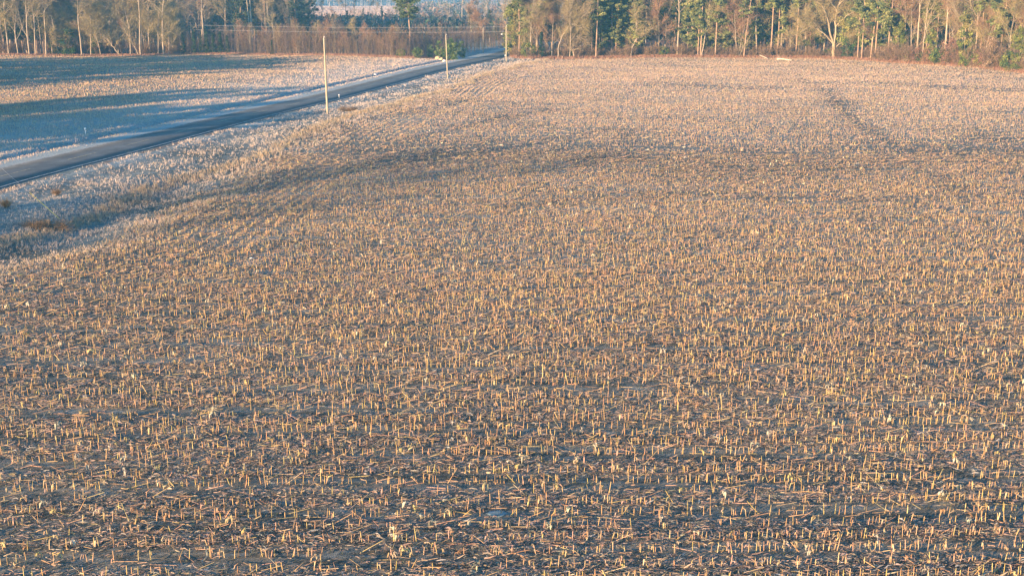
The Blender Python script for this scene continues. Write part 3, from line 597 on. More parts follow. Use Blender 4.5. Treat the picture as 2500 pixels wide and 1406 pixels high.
def merged(name, items, label, cat):
    VV = []; FF = []; TT = []; o = 0
    for kind, x, y, sc in items:
        ms = LIB[kind][random.randrange(len(LIB[kind]))]; rz = random.uniform(0, 6.28); c_, s_2 = math.cos(rz)*sc, math.sin(rz)*sc; z = H1(x, y)-.05
        for me in ms:
            n = len(me.vertices); v = np.empty(n*3, np.float32); me.vertices.foreach_get('co', v); v = v.reshape(-1, 3); f = np.empty(len(me.loops), np.int32); me.loops.foreach_get('vertex_index', f)
            if 'tint' in me.color_attributes: t = np.empty(n*4, np.float32); me.color_attributes['tint'].data.foreach_get('color', t); t = t.reshape(-1, 4)[:, :3]
            else: t = np.full((n, 3), (.27, .2, .15))
            VV.append(np.stack([v[:, 0]*c_-v[:, 1]*s_2+x, v[:, 0]*s_2+v[:, 1]*c_+y, v[:, 2]*sc+z], 1)); FF.append(f.reshape(-1, 4)+o); TT.append(t); o += n
    tag(obj(name, mesh(name, np.concatenate(VV), [np.concatenate(FF)], M_twig, np.concatenate(TT))), label, cat, kind='stuff')
def pxy(px, back, edge):
    x, y = at(px, edge(px)); d = math.hypot(x, y); f = (d+back)/d; return x*f, y*f
def plant_px(kind, px, back, label, group=None, edge=edge_y, **k):
    """at the wood's edge under photo column px, 'back' metres further from the camera"""
    x, y = at(px, edge(px)); d = math.hypot(x, y); f = (d+back)/d; return plant(kind, x*f, y*f, label, group, **k)
def ledge(px): return float(np.interp(px, [p[0] for p in LE], [p[1] for p in LE]))
# --- right-hand wood, front trees from left to right
G = 'trees along the front of the right-hand wood'
front = [
 ('vine', 1250, 3, 'yellow-green vine-hung tree at the left corner of the right wood, beside the road', 1.5), ('pine', 1268, 2, 'tall pinkish pine trunk just right of the road corner', 1),
 ('bare', 1281, 4, 'thin grey bare tree between the corner pine and the bushy cedar', .95), ('bare', 1294, 1.5, 'pale many-limbed bare tree over green vines near the road corner', 1.0), ('bare_low', 1306, 6, 'short bare tree with tan twigs behind the corner trees', 1.0),
 ('bare', 1313, 2.5, 'pale forked tree directly left of the dark cedar', .9), ('cedar', 1322, 0, 'dark slender cedar at the front of the wood near the road', 1.0), ('greenbush', 1287, 1, 'green vine bush under the pale trees at the road corner', 1.4),
 ('bare_red', 1347, 1, 'dark straight bare tree right of the cedar', 1.0), ('bare', 1390, 1, 'pale straight tree left of the thick white pine trunk', .95), ('bare_low', 1400, 3, 'tan-twigged tree leaning beside the pale straight one', 1.1),
 ('pine', 1444, 3, 'thin pale pine trunk just left of the thick one', .95), ('pine', 1455, -.3, 'thick pale pine trunk standing out in front of the wood, left part', 1.05), ('pine', 1470, 5, 'pine with a high bare trunk right of the thick pale pine', 1.0), ('pine_low', 1480, 9, 'pine with low green boughs behind the thick pale pine', .95),
 ('pine', 1494, 4, 'slim pine over brown brush, left of the dark gap', .9), ('pine_low', 1520, 7, 'bushy green pine left of the low arching bare tree', .95), ('bare_tall', 1572, 9, 'thin pale bare tree above the dark gap in the wood', .9),
 ('bare_red', 1608, 4, 'reddish twiggy tree right of the dark gap', .9), ('bare_tall', 1622, 8, 'straight pale bare tree in the deep blue shade', .95), ('bare_tall', 1653, 2, 'tall pale trunk left of the triple-stemmed tree', 1.0),
 ('pine', 1704, 1, 'left stem of the triple pale pines', .88), ('pine', 1710, .4, 'middle stem of the triple pale pines', 1.0), ('pine_low', 1690, 3, 'bushy green pine behind the triple stems, left side', 1.0),
 ('bare_low', 1730, 4, 'tan-twigged tree right of the triple pale pines', .9), ('pine', 1746, .6, 'straight white pine trunk right of the triple stems', .95), ('pine_low', 1765, 6, 'full green pine over russet brush in the middle of the wood', .95),
 ('bare_red', 1796, 1.5, 'pair-stemmed reddish tree left of the pale leaning pine', .9), ('pine', 1816, .3, 'pale slightly bent pine with green crown above brown brush', .95), ('bare_red', 1803, 1, 'short red-brown twiggy tree beside the bent pine', .6),
 ('pine_dark', 1852, 12, 'dark green pine deep in the middle of the wood', 1.0), ('bare_tall', 1846, 3, 'slim grey bare tree in the shade right of the bent pine', .9), ('pine', 1881, 2, 'pale pine leaning right, left one of a pair before the oak', .95), ('pine', 1898, 3, 'pale pine leaning right, right one of a pair before the oak', 1.0),
 ('bare_low', 1936, 14, 'tan twiggy tree left of the great spreading oak', 1.0), ('bare_low', 1968, 16, 'low branching tree under the oak\'s left boughs', 1.1), ('bare_red', 1990, 12, 'reddish twiggy tree behind the oak', 1.0), ('holly', 2065, 2, 'green holly bush right of the great oak\'s trunk', .85),
 ('pine', 2093, 1, 'left one of two thin yellow-lit pines right of the oak', .85), ('pine', 2103, .6, 'right one of two thin yellow-lit pines right of the oak', .85), ('pine_low', 2075, 8, 'green pine behind the thin yellow-lit pair', .95), ('pine', 2125, 1.2, 'pale slim pine between the yellow pair and the white trunk', .95), ('pine', 2135, 2, 'second slim pine left of the white trunk', 1.0),
 ('pine', 2166, 2, 'strong white pine trunk standing alone before dark shade', 1.05), ('bare_red', 2145, 5, 'red-brown tree left of the strong white trunk', .85), ('vine', 2192, 3, 'yellow-green vine column right of the strong white trunk', 1.0), ('bare_red', 2222, 4, 'bare tree with upswept pinkish limbs', 1.1),
 ('vine', 2270, 3, 'green vine-wrapped tree between two russet oaks', .9), ('bare', 2252, 3, 'crooked pale tree rising from green brush', .9), ('russet', 2318, 1.5, 'russet-leaved oak shrub at the wood\'s front edge', 1.15), ('bare_red', 2318, 7, 'tall tree holding dead reddish leaves above the russet shrub', 1.0), ('vine', 2352, 3, 'tall yellow-green vine tower right of the russet oak', 1.35),
 ('bare', 2376, 6, 'pale forked bare tree right of the vine tower', 1.0), ('bare_red', 2398, 3, 'pink-grey twiggy tree above the dark hollow', .95), ('brushcone', 2418, -1, 'cone-shaped heap of tan brush in front of the wood', 1.05), ('pine_dark', 2440, 9, 'dark blue-green pine near the right edge of the photo', 1.0),
 ('bare', 2458, 4, 'pale bare tree above green brush near the right edge', .95), ('vine', 2480, 1, 'leafy green vine thicket at the right edge of the photo', 1.0), ('greenbush', 2462, 0, 'bright green bush left of the right-edge vine thicket', 1.4), ('greenbush', 2290, 0, 'green briar bush left of the russet shrub', 1.3), ('greenbush', 2360, .5, 'green bush at the foot of the vine tower', 1.2), ('holly', 2340, 5, 'dark evergreen behind the russet shrub', .9), ('bare_low', 2425, 8, 'tan twiggy tree above the brush cone', 1.1), ('bare_tall', 2345, 8, 'tall pale bare tree behind the vine tower', 1.0),
]
for k, px, bk, lab, sc in front: plant_px(k, px, bk, lab, None, sc=sc)
for px, bk, sc in ((1440, 6, .9), (1462, 4, .8), (1503, 4, .95), (1532, 6, 1.0), (1552, 3, .8), (1678, 3, .95), (1698, 5, 1.05), (1726, 3, .8), (1760, 3, 1.0), (1784, 5, .95), (1822, 4, 1.0), (1838, 6, .9), (1862, 8, .95), (2058, 4, .8), (2084, 5, .9), (2112, 4, .95), (2148, 6, 1.0), (2182, 5, .9), (2205, 8, 1.0), (1262, 6, .9)):
    plant_px('pine_low', px, bk, 'sunlit green pine with boughs almost to the ground near the front of the right-hand wood', 'sunlit low-boughed pines of the right-hand wood', sc=sc)
def custom_tree(name, px, back, limbs, pal, label, bark, tl=1.3, nsub=6, leafy=None, edge=edge_y, per=3, seed=5, leafpal=None):
    x, y = at(px, edge(px)); d = math.hypot(x, y); f = (d+back)/d; x *= f; y *= f; rg = np.random.default_rng(seed)
    e = empty(name, (x, y, H1(x, y)-.05), label, 'tree'); LB = []; TB = []; TD = []
    for pts, r0, r1 in limbs:
        P = np.array(pts, float); m = 14; t = np.linspace(0, len(P)-1, m); Q = np.stack([np.interp(t, range(len(P)), P[:, k]) for k in range(3)], 1); Q[1:] += rg.normal(0, .07, (m-1, 3)); LB.append((Q, np.linspace(r0, r1, m)))
        D = np.gradient(Q, axis=0); D /= np.linalg.norm(D, axis=1, keepdims=True)
        if r0 < .3:
            for k in range(4, m):
                for j in range(2):
                    dd = unit(D[k]+rg.normal(0, .6, 3)); L = rg.uniform(1., 2.6); Q2, q2, E2 = limb(Q[k], dd, L, r1*.8+.02, .012, 4, .22, .06, rg); LB.append((Q2, q2)); TB += [Q2[z] for z in (1, 2, 3, 4) for _ in range(per)]; TD += [E2[z-1] for z in (1, 2, 3, 4) for _ in range(per)]
    V, Fs = tubes(LB, 6); obj('trunk', mesh('trunk', V, Fs, bark, smooth=True), e)
    A, B, rr = twigs(TB, TD, tl, .016, nsub, rg, .05, .5); parts = [twig_mesh(A, B, rr, palc(pal, len(A), rg))]
    if leafy: parts.append(clumps(np.array([c[:3] for c in leafy], float), [c[3] for c in leafy], 90, .24, leafpal or VINE_G, rg, .9, .35))
    V, Fs, T = join(parts); obj('crown', mesh('crown', V, Fs, M_twig, T), e); return e
# the great oak (metres, x across the photo, y away, z up); 9.3 px per metre there
custom_tree('oak_tree', 2033, .5, [([(0, 0, -.2), (.1, 0, 2), (.1, .1, 4)], .50, .40), ([(.1, .1, 3.6), (-1.5, .3, 5.6), (-3.8, .5, 7.2), (-6.5, 0, 8.2), (-9, -.5, 6.4), (-12, -.6, 5.3)], .24, .05), ([(-.1, .1, 3.8), (-.9, .5, 6.5), (-1.7, 1, 10), (-3.3, .5, 13.2), (-6.5, 0, 15.5), (-8.5, 0, 16)], .27, .05),
    ([(-1.7, 1, 10), (-2.4, 1.8, 13), (-4.2, 2, 16.8), (-5.2, 2, 19)], .2, .05), ([(.1, .1, 3.8), (.5, .8, 7), (.2, 1.2, 11), (1.3, 1, 15), (.8, 1.5, 20)], .28, .06), ([(.3, .3, 2.8), (1.6, 0, 3.9), (3.2, -.2, 5), (5.2, 0, 6.6)], .16, .04), ([(.4, .8, 8), (3, .3, 11), (5.5, 0, 12), (7.5, .4, 11)], .16, .04),
    ([(-3.8, .5, 7.2), (-5, 1, 9), (-7.5, .5, 10.2), (-10, 0, 11)], .15, .04), ([(.6, 1, 12), (-1.8, .5, 15), (-3, 0, 18)], .14, .04), ([(1, 1, 13.5), (3.5, .5, 16.5), (5.5, 0, 18)], .15, .04)],
    TW_TAN+[(.42, .34, .18)], 'great spreading oak with a thick pale trunk and long drooping left bough', M_bark_oak, per=6, leafy=[(1.6, .5, 6, 1.4), (2.4, .5, 8.2, 1.5), (1.4, .6, 9.5, 1.3), (3.4, .3, 7, 1.1), (2.2, 0, 4.6, 1.1), (3.2, .5, 10, 1.2)])
custom_tree('arched_tree', 1362, 0, [([(0, 0, -.1), (.1, 0, 3.5), (1.3, 0, 6.3), (3.0, .2, 8.8), (4.6, .1, 9.0), (7.5, 0, 12)], .16, .05), ([(3, .2, 8.8), (3.2, .3, 12), (2.8, .3, 17)], .1, .03), ([(4.5, .1, 9), (6, 0, 8), (7.2, .3, 8.2)], .08, .03)], TW_TAN, 'pale tree arching to the right beside the bushy cedar', M_bark_pale, seed=6)
custom_tree('leaning_tree', 1403, .6, [([(0, 0, -.1), (-.5, 0, 2.5), (-1, 0, 5.2)], .2, .15), ([(-1, 0, 5.2), (.8, 0, 6), (2.4, .1, 5)], .1, .03), ([(-1, 0, 5.2), (-1.4, 0, 10), (-.6, 0, 16)], .15, .05), ([(-1.2, 0, 9.5), (1, 0, 12), (3.4, .2, 13.5)], .1, .03)], TW_GREY, 'short leaning trunk with a broken side branch left of the pale pines', M_bark_pale, seed=7)
custom_tree('arched_tree', 1540, .2, [([(0, 0, -.1), (.4, 0, 3), (1.4, 0, 5), (3.8, .2, 6.3), (5.6, .3, 8)], .15, .04), ([(1.2, 0, 4.6), (1.4, 0, 8), (.8, 0, 12)], .08, .03)], TW_TAN, 'low pale tree bending right over the dark gap', M_bark_pale, seed=8, leafy=[(1.2, 0, 6, 1.1), (2.2, .3, 5.8, .9)])
custom_tree('leaning_tree', 1712, .2, [([(0, 0, -.1), (.9, 0, 6), (1.5, 0, 11), (2.1, 0, 20)], .15, .08), ([(1.3, 0, 9), (2.6, 0, 11.5), (4, 0, 12.4)], .07, .03)], TW_TAN, 'right stem of the triple pale pines, leaning right', M_bark_pale, seed=9, leafy=[(1.5, 0, 9, 1.3), (.4, 0, 8, 1.2), (2.4, .2, 11, 1.1)], leafpal=PINE_G)
custom_tree('leaning_tree', 1802, -.2, [([(0, 0, -.1), (1.0, 0, 2.2), (1.9, 0, 4.2)], .09, .04)], TW_TAN, 'small dead trunk leaning right against the bent pine', M_bark_pale, seed=10, per=1, nsub=1)
# --- deeper trees of the right-hand wood
fill = [('bare', 'bare grey tree inside the right-hand wood, behind the front trunks'), ('pine', 'green pine inside the right-hand wood, behind the front trunks'), ('bare_red', 'reddish bare tree inside the right-hand wood'), ('pine_dark', 'pine coloured dark as shade deep inside the right-hand wood'), ('bare_tall', 'tall pale bare tree inside the right-hand wood'), ('pine_low', 'pine with low green boughs inside the right-hand wood')]
for row, bk in enumerate((7, 13, 20, 28, 40)):
    px = 1256+row*3
    while px < 2640:
        r_ = random.random(); pine_p = .62 if 1430 < px < 1870 else .35
        k = random.choice([1, 1, 3, 5]) if r_ < pine_p else random.choice([0, 0, 2, 4])
        if row >= 3: k = random.choice([3, 3, 5, 1])
        plant_px(fill[k][0], px, bk+random.uniform(-2.5, 2.5), fill[k][1], 'trees inside the right-hand wood, '+fill[k][0].replace('_', ' '), sc=random.uniform(.85, 1.1)); px += random.uniform(16, 34)*(1+.03*row)*(1.7 if row > 2 else 1)
und = [('brush', 'waist-high tan brush at the foot of the right-hand wood'), ('brush', 'waist-high tan brush at the foot of the right-hand wood'), ('greenbush', 'low green bush at the foot of the right-hand wood')]
px = 1250
while px < 2600:
    k = 2 if random.random() < (.45 if px > 2200 else .12) else 0
    bk = random.uniform(.6, 5); plant_px(und[k][0], px, bk, und[k][1], 'undergrowth along the right-hand wood, '+und[k][0], sc=random.uniform(.45, 1.0)*(1 if px < 2150 else 1.4)); px += random.uniform(5, 10)
for px in (2185, 2232, 2262, 2308, 2335, 2385, 2405, 2436): plant_px('russet', px, random.uniform(-.3, 2), 'red-brown leafy scrub along the right end of the wood', 'red-brown scrub along the right end of the wood', sc=random.uniform(.5, .8))
px = 1255; it = []
while px < 2600:
    it.append((random.choice(['sapling', 'sapling', 'sapling_grey']), *pxy(px, random.uniform(2.5, 10), edge_y), random.uniform(.4, .95))); px += random.uniform(6, 14)
merged('wood_undergrowth', it, 'tangle of thin brown saplings filling the shade of the right-hand wood', 'undergrowth')
# --- left-hand wood
def LP(kind, px, bk, lab, sc=1, grp=None): return plant_px(kind, px, bk, lab, grp, edge=ledge, sc=sc)
for k, px, bk, lab, sc in [
 ('bare_tall', 22, 2, 'pale tree nearest the left edge of the photo', .95), ('bare_low', 8, 4, 'twiggy tan tree cut by the left edge', 1.1), ('bare', 45, 1, 'thin stick-like tree second from the left edge', .8), ('bare', 72, .3, 'pale trunk leaning left at the front of the left wood', 1.0), ('bare_tall', 87, .6, 'straight pale trunk right of the left-leaning one', .95),
 ('bare', 103, 2, 'slim trunk in the gap between two pale front trees', .9), ('bare_tall', 113, .3, 'bright straight trunk left of the green holly', 1.0), ('bare_low', 128, 4, 'tan twiggy crown left of the green holly', 1.1), ('bare', 143, 2, 'thin pale tree in front of the green holly', .9), ('holly', 168, 2.5, 'large green holly bush in the left wood', 1.15), ('holly', 138, 5, 'smaller green holly left of the large one', .8),
 ('bare_tall', 200, .6, 'pale yellowish trunk right of the large holly', .95), ('bare', 222, 1.5, 'thin pale tree over green ground holly', .9), ('holly', 235, 4, 'dark green holly behind the thin pale tree', .8), ('bare_low', 246, 2, 'twin-stemmed twiggy tree in the left wood', 1.1), ('bare', 268, 5, 'grey tree behind the leaning pale one', 1.0),
 ('bare', 318, 1.5, 'slim tree between the two leaning pale ones', .85), ('bare_tall', 343, .2, 'tallest whitish trunk of the left wood', 1.1), ('bare_low', 355, 4, 'twiggy crown right of the tallest whitish trunk', 1.1), ('bare', 367, 3, 'grey tree between the whitish trunks', .9), ('bare', 386, .2, 'bright pale trunk, third from the wood\'s right end', 1.0), ('bare_tall', 400, .6, 'tall pale trunk, second from the wood\'s right end', 1.05),
 ('bare_low', 412, .8, 'last bushy pale tree at the right end of the left wood', .95), ('bare_low', 425, 4, 'fan of arching tan twigs at the right end of the left wood', .9), ('bare_red', 300, 6, 'brownish twiggy tree behind the left-leaning trunks', 1.0), ('bare_red', 60, 6, 'brownish tree behind the left-edge trunks', 1.1)]: LP(k, px, bk, lab, sc)
custom_tree('leaning_tree', 293, -.4, [([(0, 0, -.1), (-1.7, 0, 2.6), (-3.2, 0, 4.6), (-5.1, .1, 6)], .16, .05)], TW_TAN, 'pale tree leaning far to the left at the front of the left wood', M_bark_pale, seed=12, edge=ledge, per=2)
custom_tree('leaning_tree', 338, 0, [([(0, 0, -.1), (-.9, 0, 2.4), (-2.0, 0, 4.6), (-3.4, .1, 7)], .12, .04)], TW_TAN, 'slim tree leaning left against the tallest whitish trunk', M_bark_pale, seed=13, edge=ledge, per=2)
custom_tree('leaning_tree', 205, 6, [([(0, 0, -.1), (.2, 0, 9), (.1, 0, 10)], .2, .16), ([(.1, 0, 9.6), (-2.0, 0, 12), (-5, 0, 16.5)], .13, .04), ([(.1, 0, 10), (1, 0, 13), (1.2, 0, 18)], .13, .05), ([(.2, 0, 9.4), (2, 0, 11), (4.2, 0, 12.3)], .1, .04)], TW_GREY, 'tall tree forking wide above the right side of the holly', M_bark_pale, seed=14, edge=ledge)
for row, bk in enumerate((6, 12, 20)):
    px = -60+row*5
    while px < 440-row*4:
        k = random.choice(['bare', 'bare', 'bare_low', 'bare_red', 'bare_tall', 'pine_dark'] if row < 3 else ['pine_dark']); LP(k, px, bk+random.uniform(-2, 2), {'bare': 'grey bare tree inside the left-hand wood', 'bare_low': 'bushy tan-twigged tree inside the left-hand wood', 'bare_red': 'brownish bare tree inside the left-hand wood', 'bare_tall': 'tall bare tree inside the left-hand wood', 'pine_dark': 'pine coloured dark as shade inside the left-hand wood'}[k], random.uniform(.85, 1.1), 'trees inside the left-hand wood, '+k.replace('_', ' ')); px += random.uniform(18, 36)
px = -20
while px < 450:
    LP(random.choice(['brush', 'brush', 'sapling_grey']), px, random.uniform(2.5, 8), 'low twiggy undergrowth in the shade of the left-hand wood', random.uniform(.6, 1.1), 'undergrowth of the left-hand wood'); px += random.uniform(9, 18)
# --- thicket of young trees between the woods
px = 432
while px < 985:
    g = px < 570; LP('sapling_grey' if g or random.random() < .15 else 'sapling', px, random.uniform(-.3, 1.5)+(3 if g else 0), 'young tree with shade painted into its dark grey colour, left end of the thicket' if g else 'slender red-brown young tree in the front of the thicket', random.uniform(.45, .85)*(1.2 if 700 < px < 800 else .92)*(1+.2*math.sin(px/21)+.12*math.sin(px/8.3)), 'shaded young trees of the thicket' if g else 'front young trees of the thicket'); px += random.uniform(4, 8)
it = []
for bk in (3.5, 7, 11, 16, 22):
    px = 432
    while px < 1000+bk*2:
        it.append(('sapling_grey' if px < 590 or random.random() < .3 else 'sapling', *pxy(px, bk+random.uniform(-2, 2), ledge), random.uniform(.45, .88)*(1.2 if 700 < px < 800 else 1)*(1+.2*math.sin(px/21)+.12*math.sin(px/8.3+bk)))); px += random.uniform(5, 11)
for i in range(26):
    px = 560+430*(i+random.random())/26; LP('bare_red' if i % 3 else 'bare', px, random.uniform(1, 12), 'taller bare tree poking out of the brown thicket', random.uniform(.32, .5), 'taller trees in the thicket')
merged('thicket', it, 'dense red-brown thicket of young stems behind its front row', 'thicket')
for px, s in ((448, .9), (475, .95), (492, .8), (505, 1.0), (522, .85), (540, .9), (556, .75), (665, .6), (980, .8), (1018, .9)): LP('cedar' if px < 900 else 'greenbush', px, 1.5, f'{"dark cedar added to darken the shaded end of the thicket" if px<900 else "yellow-green bush at the right end of the thicket"}', s, 'cedars in the thicket' if px < 900 else 'yellow-green bushes at the thicket end')  # cedars added at the left end to darken it as shade
# --- young pines by the road and the shaded bank
for px, s, lab in ((1022, .62, 'low young pine left of the roadside pines'), (1050, .75, 'darker young pine left of the rock heap'), (1074, .98, 'rounded young pine behind the rock heap'), (1098, 1.25, 'tallest young pine behind the second pole'), (1108, 1.15, 'young pine right of the second pole, trunk showing'), (1128, .95, 'dark young pine right of the roadside group')):
    LP('youngpine', px, 3+(px in (1050, 1128))*5, lab, s)
px = 1005; it = []
while px < 1262:
    for bk in (12, 17, 23, 30): x, y = at(px, np.interp(px, [1000, 1110, 1180, 1262], [140, 138, 124, 112])); d = math.hypot(x, y); f = (d+bk-8)/d; it.append((random.choice(['sapling_grey', 'sapling_grey', 'sapling']), x*f, y*f, random.uniform(.6, 1.0)*(.85 if bk < 25 else 1)))
    px += random.uniform(4, 9)
merged('bank_growth', it, 'dark twiggy growth covering the shaded bank beyond the road', 'undergrowth')
for k, px, py, lab, sc in (('bare_red', 1160, 118, 'pinkish bare tree beyond the road bend, left one', .75), ('bare_red', 1178, 122, 'pinkish bare tree behind the far pole', .8), ('bare_tall', 1236, 108, 'pale bare tree behind the lamp pole', .6), ('bare', 1193, 116, 'thin pale tree right of the far pole', .5), ('bare', 1150, 112, 'small pale tree beyond the road bend', .45)):
    plant(k, *at(px, py), lab, None, sc=sc)
# lone pine and the pale trees beyond the thicket
def lone(px, py, lab, **k):
    x, y = at(px, py); a, b_ = make_pine(**k); e = empty('pine_tree', (x, y, H1(x, y)), lab, 'pine tree'); obj('trunk', a, e); obj('crown', b_, e)
lone(1003, 126, 'tall lone pine rising out of the thicket with a drooping right bough', seed=301, H=19, rb=.33, h0=.48, wid=5.8, dens=1.7, pal=[(.13, .17, .06), (.16, .19, .07), (.10, .14, .06)])
lone(617, 112, 'big pale pine with forked top left of the far field', seed=302, H=24, rb=.42, h0=.72, wid=7, bark=M_bark_pale); lone(612, 110, 'slimmer pale pine touching the big forked one', seed=303, H=24, rb=.25, h0=.72, wid=4, bark=M_bark_pale); lone(658, 108, 'pale pine with a round top right of the big forked one', seed=304, H=21, rb=.24, h0=.75, wid=5, bark=M_bark_pale)
lone(650, 106, 'slim dark-stemmed pine beside the round-topped one', seed=305, H=24, rb=.2, h0=.7, wid=4, bark=M_bark_pine)
# hazy trees beyond the thicket
for (y0, y1, n, kinds, sc0, sc1, lab, x0, x1) in (
    (108, 84, 46, ['bare', 'pine_dark', 'bare_red', 'pine_dark', 'bare'], .75, 1.05, 'hazy blue-grey tree standing beyond the thicket on the left', 425, 745),
    (90, 68, 40, ['bare', 'pine_dark', 'pine_dark', 'pine_dark'], .9, 1.2, 'faint blue tree in the haze far beyond the thicket on the left', 400, 760),
    (106, 80, 60, ['cedar', 'sapling_grey', 'bare_red', 'cedar', 'sapling_grey'], .45, .85, 'small blue-grey tree on the low ground beyond the thicket', 740, 1262),
    (82, 58, 70, ['cedar', 'sapling_grey', 'bare', 'cedar', 'sapling_grey', 'cedar'], .5, 1.0, 'small hazy tree scattered before the pale far field', 730, 1262)):
    for i in range(n):
        px = x0+(x1-x0)*(i+random.random())/n; k = random.choice(kinds); s = random.uniform(sc0, sc1)*(.45 if k in ('bare', 'bare_red') and x0 > 700 else 1); plant(k, *at(px, random.uniform(y1, y0)), lab, 'hazy trees, '+lab[:24], sc=s)
for i, (px, h) in enumerate(((845, .8), (868, .55), (905, .7), (1165, .8), (1128, .9), (1190, .7))): plant('bare_tall', *at(px, 66), 'tall pale bare tree standing before the far field in haze', 'tall hazy bare trees before the far field', sc=h*1.1)
for i in range(46):
    px = 745+500*(i+random.random())/46; k = ['bare_tall', 'pine_dark', 'bare_red', 'cedar'][i % 4]; plant(k, *at(px, random.uniform(50, 78)), 'slim hazy tree standing among the scrub before the pale field', 'slim hazy trees before the pale field', sc=random.uniform(.28, .62)*(.7 if k == 'pine_dark' else 1))
# far wood at the far side of the pale field: one mass
def far_wood(y0, depth, x0, x1, n, name, label, hmin, hmax, pal, seed):
    rg = np.random.default_rng(seed); x = rg.uniform(x0, x1, n); y = y0+depth*rg.random(n)+.02*abs(x); h = rg.uniform(hmin, hmax, n); z = height(x, y)
    A = np.column_stack([x, y, z-1]); B = np.column_stack([x+rg.normal(0, .6, n), y, z+h]); V1, F1 = prisms(A, B, rg.uniform(.12, .40, n), .12, 4, False); c1 = palc([(.62, .54, .45), (.34, .27, .22), (.5, .42, .34)], n, rg)
    per = 14; ci = np.repeat(np.arange(n), per); t = rg.uniform(.18, 1.02, n*per); P = np.column_stack([x[ci]+rg.normal(0, 1.7, n*per), y[ci]+rg.normal(0, 1.7, n*per), z[ci]+h[ci]*t]); V2, F2 = leaves(P, rg.uniform(.8, 2.0, n*per), 1, 0, .4)
    V, Fs, T = join([(V1, F1, np.repeat(c1, len(V1)//n, 0)), (V2, F2, np.repeat(palc(pal, n, rg, .3)[ci], 4, 0))]); tag(obj(name, mesh(name, V, Fs, M_leaf, T)), label, 'wood', kind='stuff')
far_wood(1460, 160, -900, 700, 2600, 'far_wood', 'hazy blue wood closing off the pale field in the distance', 14, 26, [(.10, .12, .08), (.17, .14, .11), (.22, .18, .14), (.08, .10, .06)], 1)
far_wood(520, 260, -330, -125, 900, 'hazy_wood', 'blue hazy wood behind the thicket and the left trees', 13, 22, [(.10, .12, .08), (.17, .14, .11), (.22, .18, .14)], 2)
far_wood(400, 200, 30, 330, 900, 'deep_wood', 'dense wood closing off the view behind the right-hand trees', 15, 25, [(.06, .09, .05), (.14, .12, .09), (.18, .15, .12)], 3)  # palette darkened to stand for shade deep in the wood
far_wood(395, 110, -330, -115, 500, 'back_wood', 'dense wood closing off the view behind the left-hand trees', 15, 24, [(.08, .10, .06), (.17, .14, .11), (.2, .17, .13)], 4)
far_wood(440, 250, -130, 60, 1500, 'low_wood', 'low blue-green scrub and young trees on the flat ground before the pale field', 2.0, 4.8, [(.05, .09, .05), (.08, .10, .06), (.16, .12, .09), (.04, .07, .05)], 5)
far_wood(840, 330, -85, 12, 420, 'field_edge_wood', 'hazy young wood covering the right part of the far field', 3, 9, [(.10, .12, .08), (.2, .15, .12), (.28, .2, .16)], 6)
rg_ = np.random.default_rng(9); nq = 90000; xq = rg_.uniform(-260, 120, nq); yq = rg_.uniform(850, 1450, nq); az = rg_.uniform(0, 6.28, nq); hq = rg_.uniform(.5, 1.1, nq); zz = np.array([[0, 0, 1.]]); hd = np.column_stack([np.cos(az), np.sin(az), np.zeros(nq)])
V, Fs = ribbons(np.column_stack([xq, yq, height(xq, yq)-.1]), zz*(hq*.6)[:, None], zz*(hq*.4)[:, None]+hd*.2, np.cross(hd, zz), np.full(nq, .35)); tag(obj('far_field_grass', mesh('far_field_grass', V, Fs, M_straw, np.repeat(tints(nq, .2, np.array([(.48, .34, .26), (.54, .40, .30), (.40, .28, .22)])), 6, 0))), 'pale pinkish frosted grass covering the far field', 'grass', kind='stuff')
# red-brown broomsedge fringe along the wood edges
gp = []
RG = np.array([(.36, .18, .12), (.42, .24, .16), (.30, .15, .10), (.45, .30, .20)])
for E, a, b_, dn in ((edge_y, 1246, 2640, 26), (ledge, -60, 1010, 22)):
    n = int((b_-a)*dn/4); px = rng.uniform(a, b_, n); P = np.array([at(q, E(q)) for q in px]); d = np.hypot(P[:, 0], P[:, 1]); bk = rng.normal(.6, 1.3, n)+(rng.random(n) < .2)*rng.uniform(0, 4, n); P = P*((d+bk)/d)[:, None]
    gp.append(tufts(P[:, 0], P[:, 1], rng.uniform(.3, .95, n)*(.75 if E is ledge else 1), rng.uniform(.03, .06, n), RG, np.full(n, .03), 6, .2, .35))
V, Fs, T = join(gp); tag(obj('broomsedge', mesh('broomsedge', V, Fs, M_straw, T)), 'red-brown dead grass fringing the feet of both woods', 'grass', kind='stuff')
# trees outside the left of the photo, whose long shadows cross the left field
for i in range(46):
    t = (i//2)/22; x, y = -116-66*t+random.uniform(-3, 3)-(i % 2)*7, 196+54*t+random.uniform(-3, 3)-(i % 2)*5
    plant('pine_dark', x, y, 'dark pine in the row left of the photo that shades the far field', 'pine row left of the photo', sc=random.uniform(.88, 1.05)*min(1, .55+1.4*t), flat=1.35)
for i in range(36):
    t = .22+.78*(i//2)/17; x, y = -108-46*t+random.uniform(-3, 3)-(i % 2)*6, 60+48*t+random.uniform(-3, 3)-(i % 2)*4
    plant('pine_dark', x, y, 'dark pine in the clump left of the photo that shades the field by the road', 'pine clump left of the photo', sc=random.uniform(1.0, 1.2)*(.8+.2*t), flat=1.35)

for i in range(7):  # unseen trees added only to cast a soft shade on the verge
    plant('bare_low' if i % 2 else 'bare_tall', -112+random.uniform(-14, 8), 12+random.uniform(-8, 8), 'unseen bare tree added left of the camera to softly shade the verge', 'unseen bare trees added to shade the verge', sc=random.uniform(1.0, 1.4) if i % 2 else 1.0)

